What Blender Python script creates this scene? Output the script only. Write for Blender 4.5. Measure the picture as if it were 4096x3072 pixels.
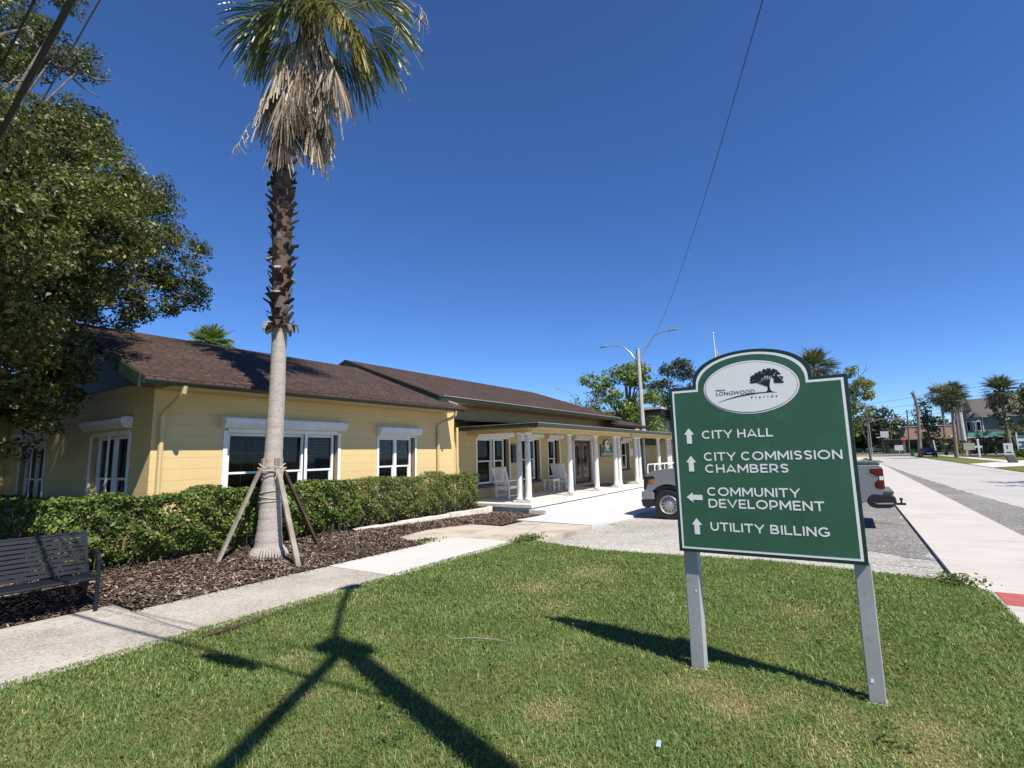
import bpy, bmesh, math, random
import numpy as np
from mathutils import Vector, Matrix
R = math.radians
random.seed(7)
rng = np.random.default_rng(11)
for _o in list(bpy.data.objects): bpy.data.objects.remove(_o)
SC = bpy.context.scene
COL = SC.collection

# ---------------------------------------------------------------- camera, light
cam_d = bpy.data.cameras.new("camera"); cam = bpy.data.objects.new("camera", cam_d); COL.objects.link(cam)
_rt = Vector((0.54489699, -0.83815971, -0.02399104)); _up = Vector((-0.10204724, -0.09468682, 0.99026298)); _fw = Vector((0.83227017, 0.53714309, 0.13712645))
cam.matrix_world = Matrix(((_rt.x, _up.x, -_fw.x, 0), (_rt.y, _up.y, -_fw.y, 0), (_rt.z, _up.z, -_fw.z, 1.75), (0, 0, 0, 1)))
cam_d.sensor_fit = 'HORIZONTAL'; cam_d.sensor_width = 36; cam_d.lens = 36 * 2056.476 / 4096
cam_d.clip_start = 0.05; cam_d.clip_end = 3000
SC.camera = cam
SUND = Vector((0.263, 0.741, -1.0)).normalized()          # the way the light travels
sun_d = bpy.data.lights.new("sun", 'SUN'); sun = bpy.data.objects.new("sun", sun_d); COL.objects.link(sun)
sun_d.energy = 5.0; sun_d.angle = R(0.5); sun_d.color = (1.0, 0.925, 0.80)
sun.rotation_euler = SUND.to_track_quat('-Z', 'Y').to_euler(); sun.location = (-8, -24, 32)
W = bpy.data.worlds.new("World"); SC.world = W; W.use_nodes = True
_nt = W.node_tree; _bg = _nt.nodes['Background']
_sky = _nt.nodes.new('ShaderNodeTexSky'); _sky.sky_type = 'NISHITA'; _sky.sun_disc = False
_sky.sun_elevation = math.asin(-SUND.z); _sky.sun_rotation = math.atan2(-SUND.x, -SUND.y)
_sky.air_density = 0.7; _sky.dust_density = 0.0; _sky.ozone_density = 10.0; _sky.altitude = 0
_hs = _nt.nodes.new('ShaderNodeHueSaturation'); _hs.inputs['Saturation'].default_value = 1.07; _hs.inputs['Hue'].default_value = .504
_nt.links.new(_sky.outputs[0], _hs.inputs['Color']); _nt.links.new(_hs.outputs[0], _bg.inputs[0]); _bg.inputs[1].default_value = 0.118
SC.view_settings.view_transform = 'Standard'; SC.view_settings.look = 'None'
SC.view_settings.exposure = 0.55; SC.view_settings.gamma = 1
SC.render.engine = 'CYCLES'; SC.cycles.max_bounces = 6; SC.cycles.transparent_max_bounces = 12

# ---------------------------------------------------------------- materials
def new_mat(name):
    m = bpy.data.materials.new(name); m.use_nodes = True
    nt = m.node_tree; return m, nt, nt.nodes['Principled BSDF']
def N(nt, t, **k):
    n = nt.nodes.new(t)
    for a, v in k.items():
        if a[0] == '_': n.inputs[int(a[1:])].default_value = v
        else: setattr(n, a, v)
    return n
def L(nt, a, b): nt.links.new(a, b)
def coords(nt, kind='Object', scale=(1, 1, 1), rot=(0, 0, 0)):
    tc = N(nt, 'ShaderNodeTexCoord'); mp = N(nt, 'ShaderNodeMapping')
    mp.inputs['Scale'].default_value = scale; mp.inputs['Rotation'].default_value = rot
    L(nt, tc.outputs[kind], mp.inputs['Vector']); return mp.outputs[0]
def noise(nt, vec, scale, detail=5, rough=.6):
    n = N(nt, 'ShaderNodeTexNoise'); n.inputs['Scale'].default_value = scale; n.inputs['Detail'].default_value = detail
    n.inputs['Roughness'].default_value = rough
    if vec is not None: L(nt, vec, n.inputs['Vector'])
    return n.outputs['Fac']
def ramp(nt, fac, stops):
    r = N(nt, 'ShaderNodeValToRGB'); e = r.color_ramp.elements
    while len(e) < len(stops): e.new(0.5)
    for i, (p, c) in enumerate(stops):
        e[i].position = p; e[i].color = (c[0], c[1], c[2], 1) if hasattr(c, '__len__') else (c, c, c, 1)
    L(nt, fac, r.inputs[0]); return r.outputs[0]
def mix(nt, fac, a, b, mode='MIX'):
    m = N(nt, 'ShaderNodeMix', data_type='RGBA', blend_type=mode)
    for s, v in ((0, fac), (6, a), (7, b)):
        if hasattr(v, 'is_linked') or hasattr(v, 'links'): L(nt, v, m.inputs[s])
        elif s == 0: m.inputs[0].default_value = v
        else: m.inputs[s].default_value = (v[0], v[1], v[2], 1)
    return m.outputs[2]
def bump(nt, b, h, strength=.4, dist=.01):
    n = N(nt, 'ShaderNodeBump'); n.inputs['Strength'].default_value = strength; n.inputs['Distance'].default_value = dist
    L(nt, h, n.inputs['Height']); L(nt, n.outputs[0], b.inputs['Normal']); return n
def mat(name, c1, c2=None, scale=6, rough=.7, metal=0, bs=0, bscale=80, spec=.5, lo=.35, hi=.65, stretch=(1, 1, 1), c3=None, s3=40, f3=.5):
    m, nt, b = new_mat(name)
    b.inputs['Roughness'].default_value = rough; b.inputs['Metallic'].default_value = metal; b.inputs['Specular IOR Level'].default_value = spec
    v = coords(nt, 'Object', stretch)
    if c2 is None: c2 = tuple(min(1, x * .86) for x in c1)
    col = ramp(nt, noise(nt, v, scale), [(lo, c2), (hi, c1)])
    if c3 is not None:
        f = ramp(nt, noise(nt, v, s3, 3), [(f3, 0.), (f3 + .12, 1.)])
        col = mix(nt, f, col, c3)
    L(nt, col, b.inputs['Base Color'])
    if bs: bump(nt, b, noise(nt, v, bscale, 4), bs)
    return m
def leaf_mat(name, c1, c2, c3=None, rough=.45, trans=.25, spec=.5, big=.6):
    m, nt, b = new_mat(name)
    g = N(nt, 'ShaderNodeNewGeometry')
    col = ramp(nt, g.outputs['Random Per Island'], [(0.05, c2), (.75, c1)] + ([(.97, c3)] if c3 else []))
    v = coords(nt); col = mix(nt, ramp(nt, noise(nt, v, big, 3), [(.4, 0.), (.6, .45)]), col, tuple(x * .75 for x in c2))
    L(nt, col, b.inputs['Base Color']); b.inputs['Roughness'].default_value = rough; b.inputs['Specular IOR Level'].default_value = spec
    t = N(nt, 'ShaderNodeBsdfTranslucent'); L(nt, mix(nt, .5, col, (c1[0] * 1.3, c1[1] * 1.4, c1[2] * .5)), t.inputs[0])
    ms = N(nt, 'ShaderNodeMixShader'); ms.inputs[0].default_value = trans
    L(nt, b.outputs[0], ms.inputs[1]); L(nt, t.outputs[0], ms.inputs[2])
    L(nt, ms.outputs[0], nt.nodes['Material Output'].inputs[0]); return m
def wall_mat(name, c1, bond, axis):
    """painted concrete block: courses 0.203 m high, grooves only in bond lines"""
    m, nt, b = new_mat(name); b.inputs['Roughness'].default_value = .75; b.inputs['Specular IOR Level'].default_value = .25
    tc = N(nt, 'ShaderNodeTexCoord'); sp = N(nt, 'ShaderNodeSeparateXYZ'); L(nt, tc.outputs['Object'], sp.inputs[0])
    cb = N(nt, 'ShaderNodeCombineXYZ'); L(nt, sp.outputs[axis], cb.inputs[0]); L(nt, sp.outputs[2], cb.inputs[1])
    br = N(nt, 'ShaderNodeTexBrick'); L(nt, cb.outputs[0], br.inputs[0])
    br.inputs['Scale'].default_value = 1; br.inputs['Row Height'].default_value = .2032; br.inputs['Brick Width'].default_value = .406 if bond else 40.
    br.inputs['Mortar Size'].default_value = .0035; br.inputs['Mortar Smooth'].default_value = .3; br.offset = .5
    v = coords(nt)
    f1 = ramp(nt, noise(nt, v, .9, 4), [(.3, 0.), (.7, 1.)])
    base = mix(nt, f1, tuple(x * .93 for x in c1), c1)
    base = mix(nt, ramp(nt, noise(nt, coords(nt, 'Object', (3, 3, .35)), 3, 5), [(.55, 0.), (.8, .22)]), base, (c1[0] * .72, c1[1] * .68, c1[2] * .6))
    col = mix(nt, br.outputs['Fac'], base, (c1[0] * .66, c1[1] * .62, c1[2] * .55))
    L(nt, col, b.inputs['Base Color'])
    hh = N(nt, 'ShaderNodeMath', operation='MULTIPLY_ADD'); L(nt, br.outputs['Fac'], hh.inputs[0]); hh.inputs[1].default_value = -1.0
    L(nt, noise(nt, v, 140, 3), hh.inputs[2]); bump(nt, b, hh.outputs[0], .35, .006); return m
def shingle_mat(name, k):
    m, nt, b = new_mat(name); b.inputs['Roughness'].default_value = .95; b.inputs['Specular IOR Level'].default_value = .15
    tc = N(nt, 'ShaderNodeTexCoord'); sp = N(nt, 'ShaderNodeSeparateXYZ'); L(nt, tc.outputs['Object'], sp.inputs[0])
    sc = N(nt, 'ShaderNodeMath', operation='MULTIPLY'); L(nt, sp.outputs[2], sc.inputs[0]); sc.inputs[1].default_value = k
    cb = N(nt, 'ShaderNodeCombineXYZ'); L(nt, sp.outputs[0], cb.inputs[0]); L(nt, sc.outputs[0], cb.inputs[1])
    br = N(nt, 'ShaderNodeTexBrick'); L(nt, cb.outputs[0], br.inputs[0]); br.inputs['Scale'].default_value = 1
    br.inputs['Row Height'].default_value = .14; br.inputs['Brick Width'].default_value = .19; br.inputs['Mortar Size'].default_value = .016
    br.inputs['Color1'].default_value = (.034, .021, .017, 1); br.inputs['Color2'].default_value = (.088, .056, .044, 1); br.inputs['Mortar'].default_value = (.016, .012, .011, 1)
    br.inputs['Bias'].default_value = .1; br.offset = .37; br.squash = 1.6; br.squash_frequency = 3
    v = coords(nt)
    col = mix(nt, ramp(nt, noise(nt, v, 1.1, 6), [(.35, 0.), (.7, .3)]), br.outputs['Color'], (.075, .056, .05))
    col = mix(nt, ramp(nt, noise(nt, v, 160, 2), [(.4, 0.), (.65, .35)]), col, (.105, .077, .064))
    L(nt, col, b.inputs['Base Color'])
    fr = N(nt, 'ShaderNodeMath', operation='FRACT'); dv = N(nt, 'ShaderNodeMath', operation='DIVIDE'); L(nt, sc.outputs[0], dv.inputs[0]); dv.inputs[1].default_value = .14
    L(nt, dv.outputs[0], fr.inputs[0]); iv = N(nt, 'ShaderNodeMath', operation='SUBTRACT'); iv.inputs[0].default_value = 1; L(nt, fr.outputs[0], iv.inputs[1])
    ad = N(nt, 'ShaderNodeMath', operation='MULTIPLY_ADD'); L(nt, br.outputs['Fac'], ad.inputs[0]); ad.inputs[1].default_value = -.6; L(nt, iv.outputs[0], ad.inputs[2])
    bump(nt, b, ad.outputs[0], .8, .012); return m
def glass_mat(name, tint=.5):
    m, nt, b = new_mat(name); nt.nodes.remove(b)
    t = N(nt, 'ShaderNodeBsdfTransparent'); t.inputs[0].default_value = (tint, tint, tint * 1.02, 1)
    g = N(nt, 'ShaderNodeBsdfGlossy'); g.inputs['Roughness'].default_value = .03; g.inputs[0].default_value = (.9, .93, .95, 1)
    lw = N(nt, 'ShaderNodeFresnel'); lw.inputs[0].default_value = 1.28
    ms = N(nt, 'ShaderNodeMixShader'); L(nt, lw.outputs[0], ms.inputs[0]); L(nt, t.outputs[0], ms.inputs[1]); L(nt, g.outputs[0], ms.inputs[2])
    L(nt, ms.outputs[0], nt.nodes['Material Output'].inputs[0]); return m
def slab_mat(name, c1, c2, agg=None, scale=1.2, aggs=70, streak=0, bs=.5, dark=(.18, .17, .16), dk=.62, crack=0):
    """concrete: broad stains, fine grain, optional exposed stones and streaks"""
    m, nt, b = new_mat(name); b.inputs['Roughness'].default_value = .88; b.inputs['Specular IOR Level'].default_value = .2
    v = coords(nt); col = ramp(nt, noise(nt, v, scale, 7), [(.3, c2), (.7, c1)])
    if streak:
        sv = coords(nt, 'Object', (3.2, .22, 1), (0, 0, R(streak)))
        col = mix(nt, ramp(nt, noise(nt, sv, 2.2, 6, .65), [(.52, 0.), (.75, .75)]), col, dark)
    else:
        col = mix(nt, ramp(nt, noise(nt, v, scale * .6, 6), [(dk, 0.), (dk + .15, .6)]), col, dark)
    if agg:
        vo = N(nt, 'ShaderNodeTexVoronoi'); vo.inputs['Scale'].default_value = aggs; L(nt, v, vo.inputs['Vector'])
        rnd = N(nt, 'ShaderNodeSeparateColor'); L(nt, vo.outputs['Color'], rnd.inputs[0])
        ac = ramp(nt, rnd.outputs[0], agg)
        col = mix(nt, ramp(nt, vo.outputs['Distance'], [(.28, .85), (.5, .0)]), col, ac)
        bump(nt, b, vo.outputs['Distance'], bs, .008).invert = True
    else: bump(nt, b, noise(nt, v, 120, 4), .25, .004)
    if crack:
        dn = N(nt, 'ShaderNodeTexNoise'); dn.inputs['Scale'].default_value = 1.1; dn.inputs['Detail'].default_value = 6; L(nt, v, dn.inputs['Vector'])
        wv = mix(nt, .12, v, dn.outputs['Color'], 'ADD')
        ve = N(nt, 'ShaderNodeTexVoronoi', feature='DISTANCE_TO_EDGE'); ve.inputs['Scale'].default_value = crack; L(nt, wv, ve.inputs['Vector'])
        ck = ramp(nt, ve.outputs['Distance'], [(.004, .8), (.012, 0.)]); gate = ramp(nt, noise(nt, v, .35, 3), [(.48, 0.), (.6, 1.)])
        mg = N(nt, 'ShaderNodeMath', operation='MULTIPLY'); L(nt, ck, mg.inputs[0]); L(nt, gate, mg.inputs[1])
        col = mix(nt, mg.outputs[0], col, (.09, .085, .08))
    L(nt, col, b.inputs['Base Color']); return m

YEL = (.64, .49, .245)
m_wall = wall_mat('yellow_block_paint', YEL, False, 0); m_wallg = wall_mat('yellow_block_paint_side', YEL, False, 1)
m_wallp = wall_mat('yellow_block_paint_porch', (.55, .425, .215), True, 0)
m_yel = mat('yellow_trim_paint', (.60, .47, .24), scale=3, rough=.6)
m_shing = shingle_mat('brown_shingles', 2.75)
m_dkgreen = mat('dark_green_siding', (.006, .011, .009), scale=4, rough=.6)
m_gutter = mat('green_gutter_paint', (.024, .040, .031), (.02, .033, .026), scale=5, rough=.42)
m_cream = mat('cream_highlight', (.26, .25, .20), rough=.5)  # cream colour painting the highlight along the gutter tops
m_white = mat('white_paint', (.78, .78, .77), (.68, .68, .67), scale=5, rough=.45)
m_whitew = mat('white_worn_paint', (.64, .64, .625), (.50, .50, .48), scale=9, rough=.65, c3=(.4, .4, .38), s3=14, f3=.66)
m_shut = mat('white_shutter_metal', (.70, .71, .73), (.6, .61, .63), scale=4, rough=.4)
m_glass = glass_mat('window_glass', .6)
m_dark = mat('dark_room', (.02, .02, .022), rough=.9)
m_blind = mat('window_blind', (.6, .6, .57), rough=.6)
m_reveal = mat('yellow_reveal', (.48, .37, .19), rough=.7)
m_redwood = mat('red_door_paint', (.115, .014, .01), (.075, .01, .008), scale=3, rough=.3, stretch=(4, 4, .6))
m_gold = mat('brass', (.5, .36, .14), rough=.35, metal=.8)
m_black = mat('black_plastic', (.012, .012, .013), rough=.4)
m_grass_g = mat('lawn_soil', (.10, .125, .04), (.19, .16, .075), scale=2.2, rough=1, spec=.05, lo=.3, hi=.55, bs=.4)
m_grassfar = mat('far_lawn', (.115, .15, .035), (.17, .175, .06), scale=.9, rough=1, spec=.05, c3=(.07, .10, .025), s3=6, f3=.5, bs=.8, bscale=40)
m_blade = leaf_mat('grass_blades', (.192, .298, .082), (.095, .17, .043), (.36, .37, .16), rough=.55, trans=.35, spec=.25, big=1.1)
m_dry = leaf_mat('dry_grass_blades', (.47, .41, .21), (.31, .29, .12), (.56, .48, .28), rough=.7, trans=.2, spec=.2)
m_mulch = leaf_mat('mulch_chips', (.22, .155, .118), (.045, .031, .025), (.48, .40, .32), rough=.9, trans=0, spec=.15)
m_mulchg = mat('mulch_soil', (.05, .032, .024), (.022, .015, .012), scale=30, rough=1, bs=.8, bscale=60, spec=.1)
AGG = [(.0, (.12, .105, .09)), (.3, (.40, .37, .33)), (.7, (.62, .59, .53)), (1., (.3, .25, .21))]
m_walk = slab_mat('exposed_aggregate', (.49, .46, .415), (.30, .275, .24), AGG, .9, 34, dark=(.2, .18, .16), dk=.5)
m_white_slab = slab_mat('new_concrete', (.56, .555, .535), (.50, .49, .47), scale=.8, dk=.7, dark=(.5, .48, .45))
m_tan = slab_mat('old_tan_concrete', (.53, .475, .40), (.42, .37, .31), scale=1.6, dark=(.22, .18, .145), dk=.5, crack=.5)
m_apron = slab_mat('white_painted_concrete', (.58, .59, .60), (.50, .51, .515), scale=1.5, streak=62, dark=(.52, .51, .49))
m_pink = slab_mat('pink_concrete', (.53, .50, .465), (.455, .425, .39), scale=.9, streak=84, dark=(.33, .295, .27))  # dark streaks paint leaf-shadow smudges into the walk's colour
LOT = [(.0, (.10, .10, .10)), (.4, (.3, .29, .28)), (.65, (.58, .56, .5)), (1., (.7, .67, .58))]
GRV = [(.0, (.04, .04, .04)), (.45, (.15, .145, .14)), (.75, (.36, .35, .31)), (1., (.6, .57, .46))]
m_lot = slab_mat('worn_shell_asphalt', (.58, .55, .49), (.25, .245, .235), LOT, .3, 26, streak=20, dark=(.10, .10, .10), dk=.5, crack=.5)
m_grav = slab_mat('old_grey_asphalt', (.25, .245, .24), (.15, .15, .145), GRV, .5, 24, dark=(.5, .46, .36), dk=.56)
m_road = slab_mat('pale_road', (.46, .44, .425), (.39, .375, .36), scale=.5, streak=80, dark=(.33, .32, .31), crack=.35)
m_road2 = slab_mat('cross_road', (.23, .21, .21), (.19, .18, .18), scale=.5, dark=(.14, .13, .13))
m_curb = mat('worn_curb', (.70, .67, .58), (.45, .42, .36), scale=6, rough=.9, c3=(.2, .18, .15), s3=12, f3=.62, bs=.5)
m_tact = mat('red_paver', (.42, .10, .085), (.33, .08, .07), scale=10, rough=.8)
m_signdk = mat('sign_dark_green', (.008, .036, .026), rough=.35)
m_signgr = mat('sign_green', (.036, .118, .066), (.028, .100, .054), scale=2.2, rough=.42, c3=(.05, .13, .08), s3=9, f3=.6)
m_signw = mat('sign_white', (.82, .82, .81), (.80, .80, .79), scale=20, rough=.5)
m_ink = mat('sign_ink', (.012, .012, .014), rough=.5)
m_post = mat('grey_vinyl_post', (.37, .375, .38), (.32, .33, .335), scale=3, rough=.5, c3=(.24, .235, .22), s3=11, f3=.64)
m_bench = mat('charcoal_bench_paint', (.009, .013, .021), (.008, .011, .018), rough=.5, spec=.3)
m_trunk = mat('palm_bark', (.47, .43, .395), (.29, .255, .23), scale=4, rough=.95, stretch=(2.5, 2.5, 16), bs=.9, bscale=10, c3=(.17, .145, .13), s3=4, f3=.58)
m_boot = leaf_mat('palm_boots', (.17, .125, .098), (.04, .027, .021), (.55, .5, .45), rough=.85, trans=0, spec=.2)
m_skirt = leaf_mat('dead_frond', (.60, .52, .42), (.20, .145, .10), (.80, .76, .68), rough=.7, trans=.08, spec=.25)
m_frond = leaf_mat('palm_green', (.22, .24, .075), (.065, .09, .028), (.55, .5, .24), rough=.35, trans=.25)
m_frondy = leaf_mat('palm_yellowing', (.32, .27, .065), (.12, .12, .035), (.52, .42, .2), rough=.4, trans=.25)
m_stake = mat('weathered_lumber', (.30, .27, .23), (.16, .14, .115), scale=3, rough=.9, stretch=(3, 3, .6), bs=.5, bscale=20)
m_staked = mat('brown_lumber', (.095, .05, .035), (.05, .028, .02), scale=3, rough=.8, stretch=(3, 3, .6))
m_strap = mat('pale_strap', (.46, .43, .34), rough=.8)
m_hedge = leaf_mat('hedge_leaves', (.14, .205, .038), (.036, .066, .014), (.28, .34, .095), rough=.48, spec=.3, trans=.25, big=1.5)
m_hedge2 = leaf_mat('hedge_leaves_dull', (.18, .225, .055), (.075, .11, .03), (.34, .32, .13), rough=.5, spec=.3, trans=.25, big=1.5)
m_twig = mat('hedge_twigs', (.16, .13, .10), (.08, .065, .05), scale=20, rough=.9)
m_oak = leaf_mat('oak_leaves', (.135, .155, .04), (.022, .034, .010), (.30, .28, .09), rough=.42, spec=.35, trans=.25, big=.5)
m_oakbark = mat('oak_bark', (.20, .175, .15), (.08, .07, .06), scale=6, rough=.95, bs=.6, bscale=20)
m_lime = leaf_mat('light_leaves', (.20, .28, .055), (.08, .14, .03), (.32, .36, .12), trans=.35)
m_dkleaf = leaf_mat('dark_leaves', (.055, .08, .03), (.022, .036, .014), (.11, .13, .05), trans=.15)
m_yleaf = leaf_mat('yellow_green_leaves', (.24, .26, .045), (.08, .10, .02), (.36, .34, .08), trans=.3)
m_farpalm = leaf_mat('cabbage_palm_fronds', (.12, .155, .06), (.05, .065, .03), (.36, .31, .2), trans=.2)
m_palmbark = mat('cabbage_palm_bark', (.25, .2, .16), (.15, .115, .09), scale=2, rough=.95, stretch=(1, 1, 5))
m_wood = mat('pole_wood', (.17, .13, .10), (.09, .07, .055), scale=2, rough=.9, stretch=(4, 4, .4))
m_conc = mat('pole_concrete', (.48, .45, .40), (.38, .355, .32), scale=2, rough=.85)
m_alu = mat('lamp_aluminium', (.50, .51, .52), rough=.4, metal=.6)
m_cable = mat('black_cable', (.025, .023, .022), rough=.6)
m_silver = mat('silver_truck_paint', (.27, .277, .285), (.26, .268, .275), scale=2, rough=.3, metal=.45)
m_darkpaint = mat('dark_blue_car_paint', (.014, .018, .03), rough=.2, metal=.3)
m_tyre = mat('tyre_rubber', (.014, .014, .014), rough=.8)
m_rim = mat('steel_wheel', (.46, .46, .47), rough=.35, metal=.6)
m_red = mat('tail_lamp_red', (.14, .003, .005), (.05, .002, .003), scale=6, rough=.12)
m_amber = mat('amber_lens', (.5, .13, .015), rough=.15)
m_carglass = mat('car_glass', (.01, .012, .014), rough=.05)
m_greyside = mat('grey_siding', (.15, .165, .16), (.12, .135, .13), scale=2, rough=.7)
m_slate = mat('grey_shingle', (.12, .108, .10), (.07, .063, .06), scale=4, rough=.95, stretch=(1, 1, 8))
m_brownmetal = mat('brown_metal_roof', (.19, .11, .085), (.13, .075, .06), scale=8, rough=.6, stretch=(.2, 3, .2))
m_bldgdk = mat('dark_brick', (.10, .085, .08), rough=.9)  # plain dark brown-grey brick colour
m_teal = mat('teal_paint', (.05, .16, .14), rough=.5)
m_blue = mat('blue_paint', (.07, .12, .3), rough=.5)
m_bin = mat('green_bin_plastic', (.012, .13, .05), rough=.45)
m_yellow = mat('yellow_guard_plastic', (.7, .40, .02), rough=.5)
m_stop = mat('stop_red', (.45, .02, .025), rough=.4)
m_leaflit = mat('brown_leaf', (.2, .1, .06), (.12, .06, .035), scale=30, rough=.8)
m_paper = mat('blue_paper', (.42, .58, .66), rough=.8)
m_grey = mat('grey_stone', (.12, .12, .12), (.08, .08, .08), scale=8, rough=.9)

# ---------------------------------------------------------------- geometry helpers
def V(*a): return Vector(a)
class MB:
    def __init__(s): s.v = []; s.f = []; s.mi = []; s.cur = 0
    def add(s, vs, fs):
        o = len(s.v); s.v += [tuple(v) for v in vs]; s.f += [tuple(i + o for i in f) for f in fs]; s.mi += [s.cur] * len(fs); return s
    def hexa(s, p): return s.add(p, [(0, 3, 2, 1), (4, 5, 6, 7), (0, 1, 5, 4), (1, 2, 6, 5), (2, 3, 7, 6), (3, 0, 4, 7)])
    def box(s, x0, x1, y0, y1, z0, z1):
        return s.hexa([(x0, y0, z0), (x1, y0, z0), (x1, y1, z0), (x0, y1, z0), (x0, y0, z1), (x1, y0, z1), (x1, y1, z1), (x0, y1, z1)])
    def bar(s, a, b, w, h, up=(0, 0, 1)):
        a = Vector(a); b = Vector(b); d = (b - a).normalized(); u = d.cross(Vector(up))
        if u.length < 1e-4: u = d.cross(Vector((0, 1, 0)))
        u.normalize(); n = u.cross(d); u = u * w / 2; n = n * h / 2
        return s.hexa([a - u - n, a + u - n, a + u + n, a - u + n, b - u - n, b + u - n, b + u + n, b - u + n])
    def tube(s, pts, rad, n=8, cap=True):
        pts = [Vector(p) for p in pts]; k = len(pts)
        if not hasattr(rad, '__len__'): rad = [rad] * k
        o = len(s.v); prev = None; vs = []; fs = []
        for i, p in enumerate(pts):
            d = (pts[min(i + 1, k - 1)] - pts[max(i - 1, 0)]).normalized()
            if prev is None: u = d.cross(Vector((0, 0, 1)) if abs(d.z) < .9 else Vector((1, 0, 0))).normalized()
            else:
                u = prev - d * prev.dot(d); u = u.normalized() if u.length > 1e-6 else d.orthogonal().normalized()
            prev = u; w = d.cross(u)
            for j in range(n):
                a = 2 * math.pi * j / n; vs.append(p + (u * math.cos(a) + w * math.sin(a)) * rad[i])
        for i in range(k - 1):
            for j in range(n): fs.append((i * n + j, i * n + (j + 1) % n, (i + 1) * n + (j + 1) % n, (i + 1) * n + j))
        if cap: fs += [tuple(range(n - 1, -1, -1)), tuple((k - 1) * n + j for j in range(n))]
        return s.add(vs, fs)
    def lathe(s, prof, c=(0, 0, 0), n=20, cap=True):
        vs = []; fs = []; k = len(prof)
        for r, z in prof:
            for j in range(n): a = 2 * math.pi * j / n; vs.append((c[0] + r * math.cos(a), c[1] + r * math.sin(a), c[2] + z))
        for i in range(k - 1):
            for j in range(n): fs.append((i * n + j, i * n + (j + 1) % n, (i + 1) * n + (j + 1) % n, (i + 1) * n + j))
        if cap: fs += [tuple(range(n - 1, -1, -1)), tuple((k - 1) * n + j for j in range(n))]
        return s.add(vs, fs)
    def prism(s, poly, o, u, v, depth):
        """poly in (u,v) at o, extruded along u x v by depth"""
        o = Vector(o); u = Vector(u); v = Vector(v); d = u.cross(v).normalized() * depth; n = len(poly)
        a = [o + u * p + v * q for p, q in poly]; b = [p + d for p in a]
        fs = [tuple(range(n - 1, -1, -1)), tuple(range(n, 2 * n))] + [(i, (i + 1) % n, n + (i + 1) % n, n + i) for i in range(n)]
        return s.add(a + b, fs)
    def quad(s, *p): return s.add(p, [tuple(range(len(p)))])
    def sph(s, c, r, n=10, sz=1):
        return s.lathe([(max(1e-4, r * math.sin(math.pi * i / n)), -r * sz * math.cos(math.pi * i / n)) for i in range(n + 1)], c, n + 4)
    def build(s, name, m, parent=None, local=False, bevel=0, smooth=False, base=None, tri=False):
        return _link(name, np.array(s.v, dtype=float).reshape(-1, 3), s.f, m, parent, local, bevel, smooth, base, s.mi)
def world_of(o):
    p = Vector((0, 0, 0))
    while o is not None: p = p + o.location; o = o.parent
    return p
def _finish(name, me, m, parent, bevel, smooth, loc):
    for x in (m if isinstance(m, (list, tuple)) else [m]): me.materials.append(x)
    o = bpy.data.objects.new(name, me); COL.objects.link(o); o.location = loc
    if parent is not None: o.parent = parent
    if smooth:
        me.shade_smooth()
        try: me.set_sharp_from_angle(angle=R(38))
        except Exception: pass
    if bevel:
        b = o.modifiers.new('bevel', 'BEVEL'); b.width = bevel; b.segments = 2; b.limit_method = 'ANGLE'; b.angle_limit = R(30)
    return o
def _link(name, v, f, m, parent, local, bevel, smooth, base, mi=None):
    off = np.zeros(3); loc = (0, 0, 0)
    if not local:
        if parent is not None: off = np.array(world_of(parent))
        else:
            if base is None: base = ((v[:, 0].min() + v[:, 0].max()) / 2, (v[:, 1].min() + v[:, 1].max()) / 2, v[:, 2].min())
            off = np.array(base, dtype=float); loc = base
    me = bpy.data.meshes.new(name); me.from_pydata([tuple(x) for x in (v - off)], [], f); me.update()
    bm = bmesh.new(); bm.from_mesh(me); bmesh.ops.recalc_face_normals(bm, faces=bm.faces); bm.to_mesh(me); bm.free()
    if mi and max(mi) > 0: me.polygons.foreach_set('material_index', mi)
    return _finish(name, me, m, parent, bevel, smooth, loc)
def npmesh(name, v, faces, m, parent=None, base=None, mi=None):
    """faces: list of (k, n) int arrays; big meshes"""
    off = np.array(world_of(parent)) if parent is not None else np.array(base if base is not None else (v[:, 0].mean(), v[:, 1].mean(), v[:, 2].min()))
    me = bpy.data.meshes.new(name); me.vertices.add(len(v)); me.vertices.foreach_set('co', (v - off).astype(np.float32).ravel())
    li = np.concatenate([a.ravel() for a in faces]); tot = np.concatenate([np.full(len(a), a.shape[1]) for a in faces])
    me.loops.add(len(li)); me.loops.foreach_set('vertex_index', li.astype(np.int32))
    me.polygons.add(len(tot)); me.polygons.foreach_set('loop_start', np.concatenate([[0], np.cumsum(tot)[:-1]]).astype(np.int32))
    if mi is not None: me.polygons.foreach_set('material_index', mi.astype(np.int32))
    me.update(calc_edges=True)
    return _finish(name, me, m, parent, 0, False, (0, 0, 0) if parent is not None else tuple(off))
def tag(o, label=None, cat=None, group=None, kind=None):
    if label: o['label'] = label
    if cat: o['category'] = cat
    if group: o['group'] = group
    if kind: o['kind'] = kind
    return o
def thing(name, loc, label, cat, group=None, rz=0):
    o = bpy.data.objects.new(name, None); COL.objects.link(o); o.location = loc; o.rotation_euler = (0, 0, rz); o.empty_display_size = .2
    return tag(o, label, cat, group)
def dup(root, loc, rz, label, scale=None):
    def cp(o, par):
        c = o.copy(); COL.objects.link(c)
        if par is not None: c.parent = par
        for ch in o.children: cp(ch, c)
        return c
    c = cp(root, None); c.location = loc; c.rotation_euler = (0, 0, rz); c['label'] = label
    if scale: c.scale = scale
    return c
def norm(a): return a / np.maximum(np.linalg.norm(a, axis=-1, keepdims=True), 1e-9)
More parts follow.
